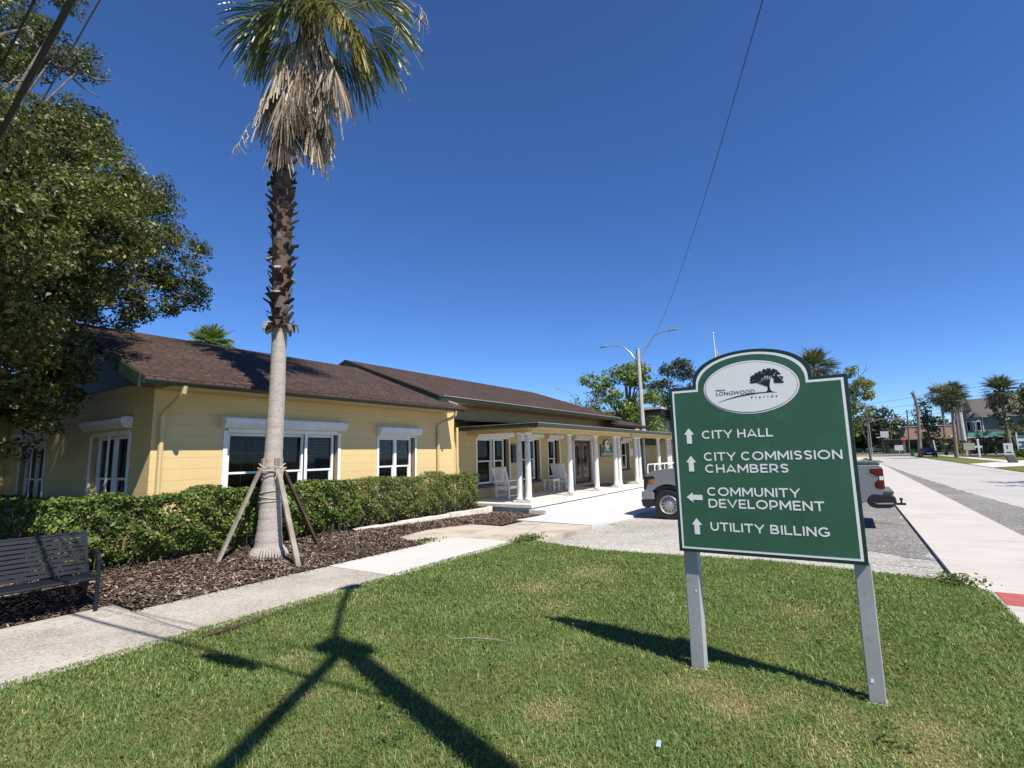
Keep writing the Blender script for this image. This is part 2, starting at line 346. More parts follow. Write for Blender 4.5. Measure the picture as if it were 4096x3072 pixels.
def leaves(P, size, asp=.5, up=.4, out=None, jit=.3):
    """diamond leaves at points P; returns verts, quads"""
    n = len(P); d = norm(rng.normal(size=(n, 3)) + np.array([0, 0, -.15]))
    nn = rng.normal(size=(n, 3)) * .7 + np.array([0, 0, up])
    if out is not None: nn = nn + out * .8
    nn = norm(nn); d = norm(d - nn * (d * nn).sum(1, keepdims=True)); s = np.cross(nn, d)
    L_ = (size * (1 + jit * rng.normal(size=n)).clip(.5, 1.7))[:, None]
    a = P - d * L_ * .5; c = P + d * L_ * .5 - nn * L_ * .08; m = P + nn * L_ * .07 + d * L_ * .05
    l = m + s * L_ * asp * .5; r = m - s * L_ * asp * .5
    v = np.stack([a, l, c, r], 1).reshape(-1, 3); return v, np.arange(4 * n).reshape(n, 4)
def in_ball(n, shell=.0):
    p = norm(rng.normal(size=(n, 3))); return p * ((shell ** 3 + (1 - shell ** 3) * rng.random(n)) ** (1 / 3))[:, None]
def crown_points(clumps, twigs_per, per, tr, shell=.45, flat=.8):
    """clumps (x,y,z,r) -> twig centres -> leaf points and outward directions"""
    P = []; O = []
    for x, y, z, r in clumps:
        n = max(4, int(twigs_per * r * r)); q = in_ball(n, shell) * np.array([r, r, r * flat]); t = q + np.array([x, y, z])
        k = in_ball(n * per) * tr * np.array([1, 1, .65]); P.append(np.repeat(t, per, 0) + k); O.append(norm(np.repeat(q, per, 0) + k))
    return np.concatenate(P), np.concatenate(O)
def text(name, s, o, u, v, w, h, m, parent, bold=0., depth=.002, space=1.):
    """lettering fitted into w x h with its lower left corner at o"""
    cu = bpy.data.curves.new(name, 'FONT'); cu.body = s; cu.extrude = 0.0; cu.offset = bold; cu.space_character = space; cu.resolution_u = 3
    ob = bpy.data.objects.new(name, cu); COL.objects.link(ob); dg = bpy.context.evaluated_depsgraph_get()
    me = bpy.data.meshes.new_from_object(ob.evaluated_get(dg)); bpy.data.objects.remove(ob); bpy.data.curves.remove(cu)
    co = np.zeros(len(me.vertices) * 3); me.vertices.foreach_get('co', co); co = co.reshape(-1, 3)
    mn = co.min(0); sz = np.maximum(co.max(0) - mn, 1e-6); U = np.array(u, float); Vv = np.array(v, float); nn = np.cross(U, Vv)
    off = np.array(world_of(parent))
    q = np.array(o, float) - off + ((co[:, :1] - mn[0]) / sz[0] * w) * U + ((co[:, 1:2] - mn[1]) / sz[1] * h) * Vv
    f = [tuple(p.vertices) for p in me.polygons]; bpy.data.meshes.remove(me)
    me = bpy.data.meshes.new(name); me.from_pydata([tuple(x) for x in q], [], f); me.update()
    bm = bmesh.new(); bm.from_mesh(me)
    bm.faces.ensure_lookup_table()
    for fc in bm.faces: fc.normal_update()
    if len(bm.faces) and bm.faces[0].normal.dot(Vector(nn)) < 0: bmesh.ops.reverse_faces(bm, faces=bm.faces)
    r = bmesh.ops.extrude_face_region(bm, geom=bm.faces[:]); bmesh.ops.translate(bm, verts=[x for x in r['geom'] if isinstance(x, bmesh.types.BMVert)], vec=Vector(nn) * depth)
    bm.to_mesh(me); bm.free(); return _finish(name, me, m, parent, 0, False, (0, 0, 0))
def _arc(cx, cy, rx, ry, a0, a1, n=14): return [(cx + rx * math.cos(R(a0 + (a1 - a0) * i / n)), cy + ry * math.sin(R(a0 + (a1 - a0) * i / n))) for i in range(n + 1)]
GLY = {'C': (.95, [_arc(.5, .5, .42, .42, 48, 312)]), 'G': (1.0, [_arc(.5, .5, .42, .42, 48, 322) , [(.52, .45), (.86, .45), (.86, .17)]]), 'O': (1.08, [_arc(.54, .5, .45, .42, 90, 450, 26)]),
    'I': (.18, [[(.09, 0), (.09, 1)]]), 'T': (.82, [[(0, .915), (.82, .915)], [(.41, 0), (.41, .84)]]), 'L': (.66, [[(.09, 1), (.09, .085), (.66, .085)]]),
    'Y': (.9, [[(.03, 1), (.45, .40), (.87, 1)], [(.45, 0), (.45, .45)]]), 'H': (.84, [[(.09, 0), (.09, 1)], [(.75, 0), (.75, 1)], [(.1, .5), (.74, .5)]]),
    'A': (.98, [[(.06, 0), (.49, .97), (.92, 0)], [(.2, .25), (.78, .25)]]), 'V': (.96, [[(.05, 1), (.48, .03), (.91, 1)]]), 'N': (.86, [[(.09, 0), (.09, 1)], [(.77, 0), (.77, 1)], [(.1, .93), (.76, .07)]]),
    'M': (1.02, [[(.09, 0), (.09, 1)], [(.93, 0), (.93, 1)], [(.1, .93), (.51, .3), (.92, .93)]]), 'E': (.7, [[(.68, .915), (.09, .915), (.09, .085), (.7, .085)], [(.1, .5), (.62, .5)]]),
    'U': (.82, [[(.085, 1), (.085, .42)] + _arc(.41, .41, .325, .33, 180, 360, 12) + [(.735, 1)]]), 'D': (.92, [[(.09, .085), (.45, .085)] + _arc(.42, .5, .41, .415, -80, 80, 14) + [(.09, .915), (.09, .085)]]),
    'P': (.78, [[(.09, 0), (.09, .915), (.42, .915)] + _arc(.42, .62, .27, .295, 85, -85, 10) + [(.1, .325)]]), 'R': (.82, [[(.09, 0), (.09, .915), (.42, .915)] + _arc(.42, .64, .27, .275, 85, -85, 10) + [(.1, .365)], [(.45, .34), (.74, 0)]]),
    'B': (.82, [[(.09, .5), (.09, .915), (.42, .915)] + _arc(.42, .715, .23, .2, 85, -85, 8) + [(.1, .515)], [(.09, .52), (.09, .085), (.46, .085)] + _arc(.46, .29, .26, .205, -85, 85, 8) + [(.1, .495)]]),
    'S': (.74, [[(.66, .83)] + _arc(.36, .715, .25, .2, 45, 180, 8)[0:] + [(.15, .62), (.25, .545), (.5, .47), (.6, .4)] + _arc(.36, .285, .27, .2, 10, -145, 10)])}
def caps(name, s, o, u, v, w, h, m, parent, st=.17, depth=.0012):
    """geometric sans capitals drawn as ribbons, fitted into w x h"""
    adv = 0; items = []
    for ch in s:
        if ch == ' ': adv += .38; continue
        gw, strokes = GLY[ch]; items += [[(adv + x, y) for x, y in q] for q in strokes]; adv += gw + .12
    adv -= .12; kx = w / adv; b = MB(); n = Vector(u).cross(Vector(v)).normalized(); o = Vector(o); ky = h
    for i, q in enumerate(items):
        P = [Vector((x * kx, y * ky, 0)) for x, y in q]; hw = st * h / 2; Lf = []; Rt = []; k = len(P); closed = (P[0] - P[-1]).length < 1e-6
        for j in range(k):
            a = (P[j] - P[j - 1]).normalized() if j else ((P[-1] - P[-2]).normalized() if closed else None); c = (P[j + 1] - P[j]).normalized() if j < k - 1 else ((P[1] - P[0]).normalized() if closed else None)
            a = a or c; c = c or a; t = (a + c).normalized() if (a + c).length > 1e-6 else a; nn = Vector((-t.y, t.x, 0)); f = hw / max(.45, abs(nn.dot(Vector((-c.y, c.x, 0))))); Lf.append(P[j] + nn * f); Rt.append(P[j] - nn * f)
        z0 = i * 2e-5; vs = []
        for zz_ in (0, depth + z0):
            for p in Lf + Rt: vs.append(o + Vector(u) * p.x + Vector(v) * min(max(p.y, -.0), h * 1.0) + n * zz_)
        K = 2 * k; fs = []
        for j in range(k - 1): fs += [(K + j, K + j + 1, K + k + j + 1, K + k + j), (j, K + j, K + j + 1, j + 1)[::-1], (k + j, k + j + 1, K + k + j + 1, K + k + j)[::-1]]
        b.add(vs, fs)
    return b.build(name, m, parent)
def lerp(a, b, t): return a + (b - a) * t
def bedz(x, y):
    """the mulch bed climbs from the pavement to the house, less so near the porch"""
    e = np.interp(x, [2.93, 2.96, 8.1, 8.2, 9.6, 10.84, 10.92, 12.1], [7.94, 7.44, 7.44, 8.5, 8.75, 8.35, 7.46, 7.7]); zt = np.interp(x, [7, 8.4, 10.8, 13.2], [.23, .165, .10, .03])
    return zt * np.clip((y - e) / (9.28 - e), -.08, 1.05)
# ---------------------------------------------------------------- the setting
def sheet(name, poly, z, m, thick=.0, kind='structure'):
    b = MB()
    if thick: b.prism(poly, (0, 0, z - thick), (1, 0, 0), (0, 1, 0), thick)
    else: b.quad(*[(x, y, z) for x, y in poly])
    return tag(b.build(name, m, base=(poly[0][0], poly[0][1], z - thick)), kind=kind)
def rough(poly, amp, step=.4, seed=1):
    q = random.Random(seed); o = []
    for (x0, y0), (x1, y1) in zip(poly, poly[1:] + poly[:1]):
        n = max(1, int(min(300, math.hypot(x1 - x0, y1 - y0) / step)))
        for i in range(n): t = i / n; o.append((lerp(x0, x1, t) + (q.gauss(0, amp) if i else 0), lerp(y0, y1, t) + (q.gauss(0, amp) if i else 0)))
    return o
def rect(x0, x1, y0, y1): return [(x0, y0), (x1, y0), (x1, y1), (x0, y1)]
sheet('ground', rect(-400, 900, -600, 600), -.16, m_grassfar)
LAWN_Y = [-1.25, -.83, -.12, 1.24, 2.69, 4.22, 5.45, 5.9]; LAWN_X = [8.5, 8.95, 9.08, 9.3, 9.1, 9.0, 9.36, 9.45]
_poly = [(-14, -1.22)] + [(x, y) for x, y in zip(LAWN_X, LAWN_Y)] + [(-14, 5.9)]
sheet('lawn', _poly, -.006, m_grass_g, .14)
sheet('parking_lot', rect(8.7, 62, -1.1, 5.3), -.05, m_lot)
for _a, _b in ((-14, -2.81), (-2.8, .05), (.06, 2.915), (2.928, 5.74)): sheet('sidewalk', rect(_a, _b, 5.86, 7.42), 0, m_walk, .12)
sheet('sidewalk', rect(5.75, 9.05, 5.86, 7.42), .004, m_white_slab, .12)
sheet('sidewalk', [(9.06, 5.5), (11.86, 5.45), (11.92, 7.42), (9.06, 7.42)], 0, m_tan, .12)
sheet('sidewalk', [(8.17, 7.43), (10.86, 7.43), (10.87, 8.42), (9.63, 8.82), (8.19, 8.58)], .006, m_tan, .1)
sheet('bench_pad', rect(-4, 2.93, 7.43, 7.93), .008, m_walk, .1)
sheet('sidewalk', [(11.87, 5.45), (13.9, 5.2), (34, 5.2), (34, 7.62), (13, 7.62), (12.02, 7.76)], .012, m_apron, .12)
sheet('asphalt_patch', rough([(10.6, -1.015), (62, -1.015), (62, 1.5), (30, 1.7), (15, 1.3), (11.5, .6)], .1, .35, 3), -.045, m_grav)
sheet('footpath', [(-14, -2.62), (64, -2.62), (64, -1.02), (8.95, -1.02), (8.45, -1.25), (-14, -1.25)], 0, m_pink, .12)
sheet('tactile_paving', rect(7.86, 8.46, -2.1, -1.29), .006, m_tact, .02)
sheet('road_shoulder', rough([(-14, -4.0), (19, -3.92), (26.5, -3.55), (40, -3.15), (66, -2.7), (66, -2.6), (-14, -2.5)], .035, .3), -.035, m_grav, .1)
sheet('road', [(-60, -9), (116, -8.9), (116, -2), (66, -2.6), (-60, -4)], -.06, m_road)
sheet('road', rect(113, 137, -120, 120), -.055, m_road2)
sheet('verge', [(62, -8.95), (112, -9.2), (112, -12.5), (66, -12.5)], -.02, m_grassfar, .1)
sheet('verge', [(-60, -8.95), (52.5, -8.95), (61, -12.4), (61, -12.5), (-60, -12.5)], -.022, m_grassfar, .1)
sheet('driveway', [(52.5, -8.9), (61.8, -8.9), (74, -15.5), (61, -15.5)], -.012, m_white_slab, .1)
sheet('sidewalk', rect(-60, 112, -13.8, -12.5), -.008, m_white_slab, .1)
sheet('island', [(64, -.45), (72, -3.2), (80, -3.0), (84, -1.5), (80, -.6)], -.01, m_grassfar, .12)
sheet('footpath', [(62, -1.1), (64, -.4), (84, -1.2), (112, -2.5), (112, 3), (62, 3)], -.02, m_pink, .1)
sheet('footpath', rect(137.5, 139, -120, 120), -.01, m_tan, .1)
# the mulch bed: rising soil and loose chips
nx, ny = 110, 40; gx = np.linspace(-6, 13.4, nx); gy = np.linspace(7.43, 10.9, ny); XX, YY = np.meshgrid(gx, gy)
ZZ = bedz(XX, YY) - .004 + .012 * np.sin(XX * 5.1) * np.sin(YY * 6.3) - .012; ZZ[0] = -.02
_v = np.stack([XX, YY, ZZ], -1).reshape(-1, 3); _i = np.arange(nx * ny).reshape(ny, nx)
tag(npmesh('mulch_bed', _v, [np.stack([_i[:-1, :-1], _i[:-1, 1:], _i[1:, 1:], _i[1:, :-1]], -1).reshape(-1, 4)], m_mulchg), kind='structure')
n = 62000; px = rng.uniform(-2, 13.38, n); py = 7.42 + 1.95 * rng.random(n) ** 1.1; _e = rng.random(n) < .012; py = np.where(_e, 7.42 - np.abs(rng.normal(0, .07, n)), py)
keep = ~((px < 2.95) & (py < 7.93)) & ((bedz(px, py) > .0) | (_e & (px > 2.95) & (px < 8))) & ~((px > 12.05) & (py < 7.76))
keep &= ~((px < 2.2) & (rng.random(n) < .55)); px = px[keep]; py = py[keep]; n = len(px)
a = rng.uniform(0, 2 * np.pi, n); ln = rng.uniform(.025, .085, n); wd = rng.uniform(.008, .02, n); tl = rng.normal(0, .28, n)
d = np.stack([np.cos(a), np.sin(a), tl], 1); s = np.stack([-np.sin(a), np.cos(a), rng.normal(0, .35, n)], 1)
c = np.stack([px, py, bedz(px, py) + rng.uniform(.0, .022, n)], 1)
_v = np.stack([c - d * ln[:, None] / 2 - s * wd[:, None] / 2, c + d * ln[:, None] / 2 - s * wd[:, None] / 2, c + d * ln[:, None] / 2 + s * wd[:, None] / 2, c - d * ln[:, None] / 2 + s * wd[:, None] / 2], 1).reshape(-1, 3)
tag(npmesh('mulch_chips', _v, [np.arange(4 * n).reshape(n, 4)], m_mulch), 'brown shredded bark mulch in the bed below the hedge', 'mulch', kind='stuff')

# the lawn's grass
DRY = [(4.25, 1.15, .28), (4.0, .85, .25), (4.3, .55, .22), (3.75, .25, .22), (4.2, .2, .2), (3.5, -.35, .28), (3.9, -.25, .25), (3.2, -.6, .3), (4.3, -.25, .2), (6.2, 3.7, .35), (5.5, 3.0, .25),
       (3.0, 4.35, .16), (2.6, 3.6, .14), (3.3, 1.9, .2), (7.3, 3.4, .4), (3.0, .6, .2), (2.7, 1.5, .15), (6.6, .6, .3)]
def dryness(x, y):
    f = np.zeros_like(x)
    for a, b, r in DRY: f = np.maximum(f, np.exp(-((x - a) ** 2 + (y - b) ** 2) / (r * r)))
    return f
def blades(n, far):
    x = rng.uniform(.4, 9.5, n); y = rng.uniform(-1.27, 5.97, n)
    keep = (x < np.interp(y, LAWN_Y, LAWN_X) + rng.normal(0, .03, n))
    dist = np.hypot(x, y); keep &= (dist > 1.5) & (rng.random(n) < np.clip(3.4 / dist, .3, 1)) ; x = x[keep]; y = y[keep]; dist = dist[keep]; n = len(x)
    dr = dryness(x, y); patch = .5 + .5 * np.sin(x * 1.9 + 1.3 * np.sin(y * 1.4)) * np.sin(y * 2.3 + np.sin(x * 1.1))
    h = (.024 + .023 * rng.random(n)) * (1 - .5 * dr) * (.85 + .3 * patch); h *= np.where((rng.random(n) < .05), 1.7, 1)
    w = rng.uniform(.0032, .0062, n) * np.clip(dist / 4.2, 1, 1.9); a = rng.uniform(0, 2 * np.pi, n); lean = rng.uniform(.4, 1.35, n)
    f = np.stack([np.cos(a), np.sin(a), np.zeros(n)], 1); s = np.stack([-np.sin(a), np.cos(a), np.zeros(n)], 1); p = np.stack([x, y, np.full(n, -.008)], 1)
    up = np.array([0, 0, 1.]); H = h[:, None]; Wd = w[:, None]; Ln = lean[:, None]
    m_ = p + up * H * .6 + f * H * Ln * .35; t = p + up * H * (1 - .25 * Ln) + f * H * Ln * 1.05
    v = np.stack([p - s * Wd * .5, p + s * Wd * .5, m_ + s * Wd * .45, m_ - s * Wd * .45, t], 1)
    isdry = rng.random(n) < (.05 + .7 * dr ** 1.3); return v, isdry
_v, _d = blades(470000, 0)
for nm, sel, m_, lab in (('grass', ~_d, m_blade, 'short green lawn grass around the green sign'), ('dry_grass', _d, m_dry, 'straw coloured dry grass patches in the lawn')):
    q = _v[sel]; k = len(q); b5 = np.arange(k)[:, None] * 5
    tag(npmesh(nm, q.reshape(-1, 3), [b5 + np.array([[0, 1, 2, 3]]), b5 + np.array([[3, 2, 4]])], m_), lab, 'grass', kind='stuff')
P = []
for i in range(70):
    x, y = random.uniform(2, 9), random.uniform(-1, 5.6); k = random.randint(8, 26); P.append(np.stack([rng.normal(x, .05, k), rng.normal(y, .05, k), rng.uniform(.015, .055, k)], 1))
_v, _f = leaves(np.concatenate(P), .026, .8, 1.2); tag(npmesh('clover', _v, [_f], m_hedge), 'small broad leaved clover plants scattered through the lawn', 'clover', kind='stuff')
# weeds on the lawn's far corner and along its edges
P = np.concatenate([np.stack([rng.normal(9.3, .22, 500), rng.normal(5.72, .12, 500), rng.uniform(.0, .1, 500)], 1), np.stack([rng.normal(8.75, .12, 240), rng.normal(-1.0, .12, 240), rng.uniform(0, .1, 240)], 1),
    np.stack([rng.normal(8.3, .15, 160), rng.normal(7.62, .1, 160), rng.uniform(0, .05, 160)], 1), np.stack([rng.normal(11.6, .2, 160), rng.normal(8.05, .07, 160), rng.uniform(0, .06, 160)], 1)])
_v, _f = leaves(P, .05, .6, .8); tag(npmesh('weeds', _v, [_f], m_hedge), 'low green weeds on the lawn corners and slab edges', 'weeds', kind='stuff')

# ---------------------------------------------------------------- the city hall
HALL = thing('city_hall', (12, 12, 0.02), 'low yellow block building with brown shingle roof and white columned porch', 'building')
def wall(P, a0, a1, z0, z1, ops, depth=.14):
    b = MB(); A = sorted({a0, a1, *[o[0] for o in ops], *[o[1] for o in ops]}); Z = sorted({z0, z1, *[o[2] for o in ops], *[o[3] for o in ops]})
    for i in range(len(A) - 1):
        for j in range(len(Z) - 1):
            ca = (A[i] + A[i + 1]) / 2; cz = (Z[j] + Z[j + 1]) / 2
            if any(o[0] < ca < o[1] and o[2] < cz < o[3] for o in ops): continue
            b.quad(P(A[i], 0, Z[j]), P(A[i + 1], 0, Z[j]), P(A[i + 1], 0, Z[j + 1]), P(A[i], 0, Z[j + 1]))
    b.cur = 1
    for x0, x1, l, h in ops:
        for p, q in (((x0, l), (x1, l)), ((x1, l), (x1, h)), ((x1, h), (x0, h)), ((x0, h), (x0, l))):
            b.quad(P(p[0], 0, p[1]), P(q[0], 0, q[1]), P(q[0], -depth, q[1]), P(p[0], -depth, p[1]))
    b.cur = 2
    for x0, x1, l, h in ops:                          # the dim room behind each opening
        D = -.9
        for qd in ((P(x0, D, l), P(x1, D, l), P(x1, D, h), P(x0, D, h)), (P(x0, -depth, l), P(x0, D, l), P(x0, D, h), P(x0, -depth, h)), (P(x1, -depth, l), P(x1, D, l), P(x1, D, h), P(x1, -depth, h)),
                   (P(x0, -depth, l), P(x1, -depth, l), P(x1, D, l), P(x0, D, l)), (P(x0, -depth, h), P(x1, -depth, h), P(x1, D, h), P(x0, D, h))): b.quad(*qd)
    return b
def pbox(b, P, a0, a1, d0, d1, z0, z1):
    return b.hexa([P(a0, d0, z0), P(a1, d0, z0), P(a1, d1, z0), P(a0, d1, z0), P(a0, d0, z1), P(a1, d0, z1), P(a1, d1, z1), P(a0, d1, z1)])
def window(P, z0, z1, units, rails, sbox, blinds=(), sill=None, bar=.5, grid=True, fz=None):
    f = MB(); g = MB(); bl = MB()
    for a, b in units:
        w = .05
        for x0, x1, l, h in ((a, a + w, z0, z1), (b - w, b, z0, z1), (a + w, b - w, z0, z0 + .07), (a + w, b - w, z1 - .06, z1)): pbox(f, P, x0, x1, -.135, -.075, l, h)
        zm = lerp(z0, z1, bar); pbox(f, P, a + w, b - w, -.13, -.09, zm - .022, zm + .022)
        pbox(f, P, b - w - .05, b - w, -.13, -.10, z0 + .07, zm - .022)
        pbox(g, P, a + w, b - w, -.125, -.122, z0 + .06, z1 - .05)
        if grid:
            n = 3 if b - a > .75 else 2
            for i in range(1, n): x = lerp(a + w, b - w, i / n); pbox(bl, P, x - .006, x + .006, -.142, -.136, z0 + .06, z1 - .05)
            for q in (.25, .75): z = lerp(z0, z1, q); pbox(bl, P, a + w, b - w, -.1425, -.1365, z - .006, z + .006)
    for i in blinds:
        a, b = units[i]; z = z1 - .1
        while z > z0 + .09: pbox(bl, P, a + .06, b - .06, -.20, -.175, z, z + .012); z -= .035
    for x0, x1 in rails: pbox(f, P, x0, x1, .002, .022, z0 - .03, fz or (z1 + .04))
    if rails: pbox(f, P, rails[0][1], rails[-1][0], -.06, .012, z1 - .0, z1 + .09)
    w = f.build('window', m_white, HALL, bevel=.004)
    g.build('pane', m_glass, w)
    if bl.v: bl.build('window_blind', m_blind, w)
    if sbox:
        a0, a1, l, h, dp = sbox; s = MB(); sec = [(.003, h), (dp - .05, h), (dp, h - .035), (dp, l + .1), (dp - .07, l), (.003, l)]
        va = [P(a0, d, z) for d, z in sec]; vb = [P(a1, d, z) for d, z in sec]; n = 6
        s.add(va + vb, [tuple(range(n)), tuple(range(2 * n - 1, n - 1, -1))] + [(i, (i + 1) % n, n + (i + 1) % n, n + i) for i in range(n)])
        s.build('shutter_box', m_shut, w, bevel=.006)
    if sill:
        s = MB(); pbox(s, P, sill[0], sill[1], .003, .07, z0 - .12, z0 - .035); s.build('sill', m_gutter if len(sill) > 2 else m_white, w, bevel=.006)
    return w
PF = lambda a, d, z: (a, 10.3 - d, z)            # street front of the near wing
PG = lambda a, d, z: (4.18 - d, a, z)            # its gable end
PP = lambda a, d, z: (a, 10.9 - d, z)            # front under the porch
ops = [(5.5, 8.17, .72, 2.4), (9.45, 10.81, .76, 2.38)]
wall(PF, 4.18, 12.55, 0, 3.24, ops).build('front_wall', [m_wall, m_reveal, m_dark], HALL)
window(PF, .72, 2.33, [(5.56, 6.52), (6.56, 7.28), (7.34, 8.1)], [(5.43, 5.52), (6.47, 6.53), (7.25, 7.31), (8.16, 8.24)], (5.37, 8.29, 2.42, 2.64, .21), (1, 2), (5.45, 8.2))
window(PF, .76, 2.30, [(9.5, 10.12), (10.12, 10.72)], [(9.39, 9.46), (10.8, 10.86)], (9.36, 10.9, 2.36, 2.58, .21), (0, 1), (9.4, 10.86, 1))
opg = [(11.2, 12.9, .66, 2.36), (15.6, 17.3, .66, 2.3)]
b = wall(PG, 10.3, 18.2, 0, 3.24, opg); b.build('gable_wall', [m_wallg, m_reveal, m_dark], HALL)
window(PG, .66, 2.3, [(11.25, 12.0), (12.02, 12.82)], [(11.1, 11.19), (12.02, 12.1), (12.9, 12.98)], (11.07, 13.05, 2.42, 2.63, .2))
window(PG, .66, 2.24, [(15.65, 16.4), (16.42, 17.22)], [(15.52, 15.6), (16.42, 16.5), (17.3, 17.38)], (15.4, 17.45, 2.36, 2.56, .2))
b = MB(); b.box(4.16, 12.0, 18.19, 18.3, 0, 3.2); b.box(1.2, 4.18, 18.3, 18.4, 0, 3.2); b.build('rear_wall', m_yel, HALL)
zr = lambda y: 3.2 + .385 * (y - 9.5) if y < 13.64 else 4.794 - .35 * (y - 13.64)
b = MB(); b.prism([(10.2, 3.235), (18.2, 3.235), (18.2, 3.16), (13.64, 4.75), (10.2, zr(10.2) - .05)][:2] + [(17.9, 3.25), (13.64, 4.68), (10.2, zr(10.2) - .11)], (4.2, 0, 0), (0, 1, 0), (0, 0, 1), -.05)
for z in (3.5, 3.8, 4.1, 4.4): pass
b.build('gable_siding', m_dkgreen, HALL)
def roof_slab(name, poly, t=.07, m=None):
    b = MB(); n = len(poly); top = [Vector(p) for p in poly]; bot = [p - Vector((0, 0, t)) for p in top]
    b.add(top + bot, [tuple(range(n)), tuple(range(2 * n - 1, n - 1, -1))] + [(i, (i + 1) % n, n + (i + 1) % n, n + i) for i in range(n)])
    return b.build(name, m or m_shing, HALL)
roof_slab('roof', [(3.70, 9.46, 3.185), (12.12, 9.46, 3.185), (12.12, 10.3, 3.508), (12.6, 10.3, 3.508), (12.6, 13.64, 4.794), (3.70, 13.64, 4.794)])
roof_slab('roof', [(3.70, 13.642, 4.794), (12.6, 13.642, 4.794), (12.6, 18.6, 3.06), (3.70, 18.6, 3.06)])
roof_slab('roof', [(11.55, 10.06, 3.585), (26.3, 10.06, 3.585), (24.3, 14.3, 5.154), (11.55, 14.3, 5.154)])
roof_slab('roof', [(26.3, 10.06, 3.584), (26.6, 18.5, 3.6), (24.302, 14.3, 5.154)])
roof_slab('roof', [(11.55, 14.302, 5.154), (24.3, 14.302, 5.154), (26.6, 18.5, 3.6), (11.55, 18.5, 3.6)])
roof_slab('roof', [(25.2, 9.98, 3.24), (30.6, 9.98, 3.24), (26.8, 13.6, 4.5), (25.2, 13.6, 4.5)])
roof_slab('roof', [(30.6, 9.981, 3.24), (31.2, 17, 3.24), (26.802, 13.6, 4.5)])
roof_slab('porch_roof', [(13.24, 7.66, 2.71), (46, 7.66, 2.71), (46, 10.9, 2.98), (13.24, 10.9, 2.98)], .05)
b = MB()
for y0, y1 in ((9.62, 13.64), (13.642, 18.6)):
    s = 0; b.hexa([(3.66, y0, zr(y0) - .24), (3.698, y0, zr(y0) - .24), (3.698, y1, zr(y1) - .24), (3.66, y1, zr(y1) - .24), (3.66, y0, zr(y0) - .02), (3.698, y0, zr(y0) - .02), (3.698, y1, zr(y1) - .02), (3.66, y1, zr(y1) - .02)])
b.build('rake_board', m_gutter, HALL)
b = MB(); b.prism([(9.56, 3.06), (10.02, 3.06), (10.02, 3.30), (9.56, 3.13)], (3.705, 0, 0), (0, 1, 0), (0, 0, 1), .45); b.build('eave_return', m_gutter, HALL)
b = MB(); b.box(4.15, 12.1, 9.6, 10.298, 3.075, 3.09); b.box(11.8, 26.2, 10.16, 10.9, 3.43, 3.445); b.box(14.2, 46, 7.78, 10.9, 2.60, 2.615); b.build('soffit', m_yel, HALL)
def gutter(x0, x1, y, zt, hgt=.125):
    b = MB(); sec = [(0, 0), (-.1, 0), (-.12, -.015), (-.11, -.04), (-.085, -hgt), (0, -hgt)]
    b.prism([(p, q) for p, q in sec], (x0, y, zt), (0, 1, 0), (0, 0, 1), x1 - x0); return b
gutter(3.68, 12.08, 9.6, 3.19).build('gutter', m_gutter, HALL)
g_ = gutter(11.75, 26.3, 10.16, 3.575, .135).build('gutter', m_gutter, HALL); b = MB(); b.box(11.75, 26.3, 10.03, 10.045, 3.56, 3.586); b.build('edge_highlight', m_cream, g_)  # thin cream strip stands in for the highlight on the gutter's top edge
g_ = gutter(13.24, 46, 7.77, 2.70, .13).build('gutter', m_gutter, HALL); b = MB(); b.box(13.22, 46, 7.645, 7.66, 2.688, 2.708); b.box(13.2, 13.215, 7.66, 10.9, 2.69, 2.706); b.build('edge_highlight', m_cream, g_)
gutter(25.2, 30.6, 10.08, 3.23, .11).build('gutter', m_gutter, HALL)
b = MB(); b.box(13.215, 13.33, 7.775, 10.9, 2.57, 2.70); b.build('gutter', m_gutter, HALL)
b = MB(); b.box(13.3, 14.0, 7.78, 10.9, 2.615, 2.64); b.build('soffit', m_yel, HALL)
b = MB()                                           # dark boards of the right block's rake, above the near roof
ya, yb = 10.0, 14.3
zq = lambda y: 3.585 + .37 * (y - 10.06)
b.hexa([(11.5, ya, zq(ya) - .25), (11.545, ya, zq(ya) - .25), (11.545, yb, zq(yb) - .25), (11.5, yb, zq(yb) - .25), (11.5, ya, zq(ya) - .015), (11.545, ya, zq(ya) - .015), (11.545, yb, zq(yb) - .015), (11.5, yb, zq(yb) - .015)])
b.prism([(10.15, 3.3), (14.3, 4.6), (14.3, zq(14.3) - .1), (10.15, zq(10.15) - .1)], (11.62, 0, 0), (0, 1, 0), (0, 0, 1), .05); b.build('rake_board', m_dkgreen, HALL)
b = MB(); b.box(11.55, 12.05, 9.99, 10.12, 3.36, 3.47); b.build('eave_return', m_gutter, HALL)
# porch front
opp = [(14.5, 16.55, .72, 2.44), (17.3, 18.9, .72, 2.44), (19.62, 20.68, .72, 2.44), (22.1, 24.1, .34, 2.44), (28.25, 29.5, .8, 2.42)]
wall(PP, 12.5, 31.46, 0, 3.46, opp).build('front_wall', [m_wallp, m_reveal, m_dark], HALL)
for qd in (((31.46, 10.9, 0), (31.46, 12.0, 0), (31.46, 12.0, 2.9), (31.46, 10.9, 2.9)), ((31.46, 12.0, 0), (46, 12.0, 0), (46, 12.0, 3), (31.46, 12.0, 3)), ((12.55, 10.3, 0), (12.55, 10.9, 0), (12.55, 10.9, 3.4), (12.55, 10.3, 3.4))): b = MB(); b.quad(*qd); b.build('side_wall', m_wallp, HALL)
b = MB(); b.box(31.4, 46, 10.92, 12.2, 2.62, 2.95); b.build('breezeway_roof', m_dkgreen, HALL)
b = MB(); b.box(27.4, 46, 10.96, 12.0, -.05, .26); b.build('breezeway_floor', m_white_slab, HALL)
b = MB(); b.box(31.5, 37, 11.4, 11.55, 2.2, 2.6); b.build('beam', m_dkgreen, HALL)
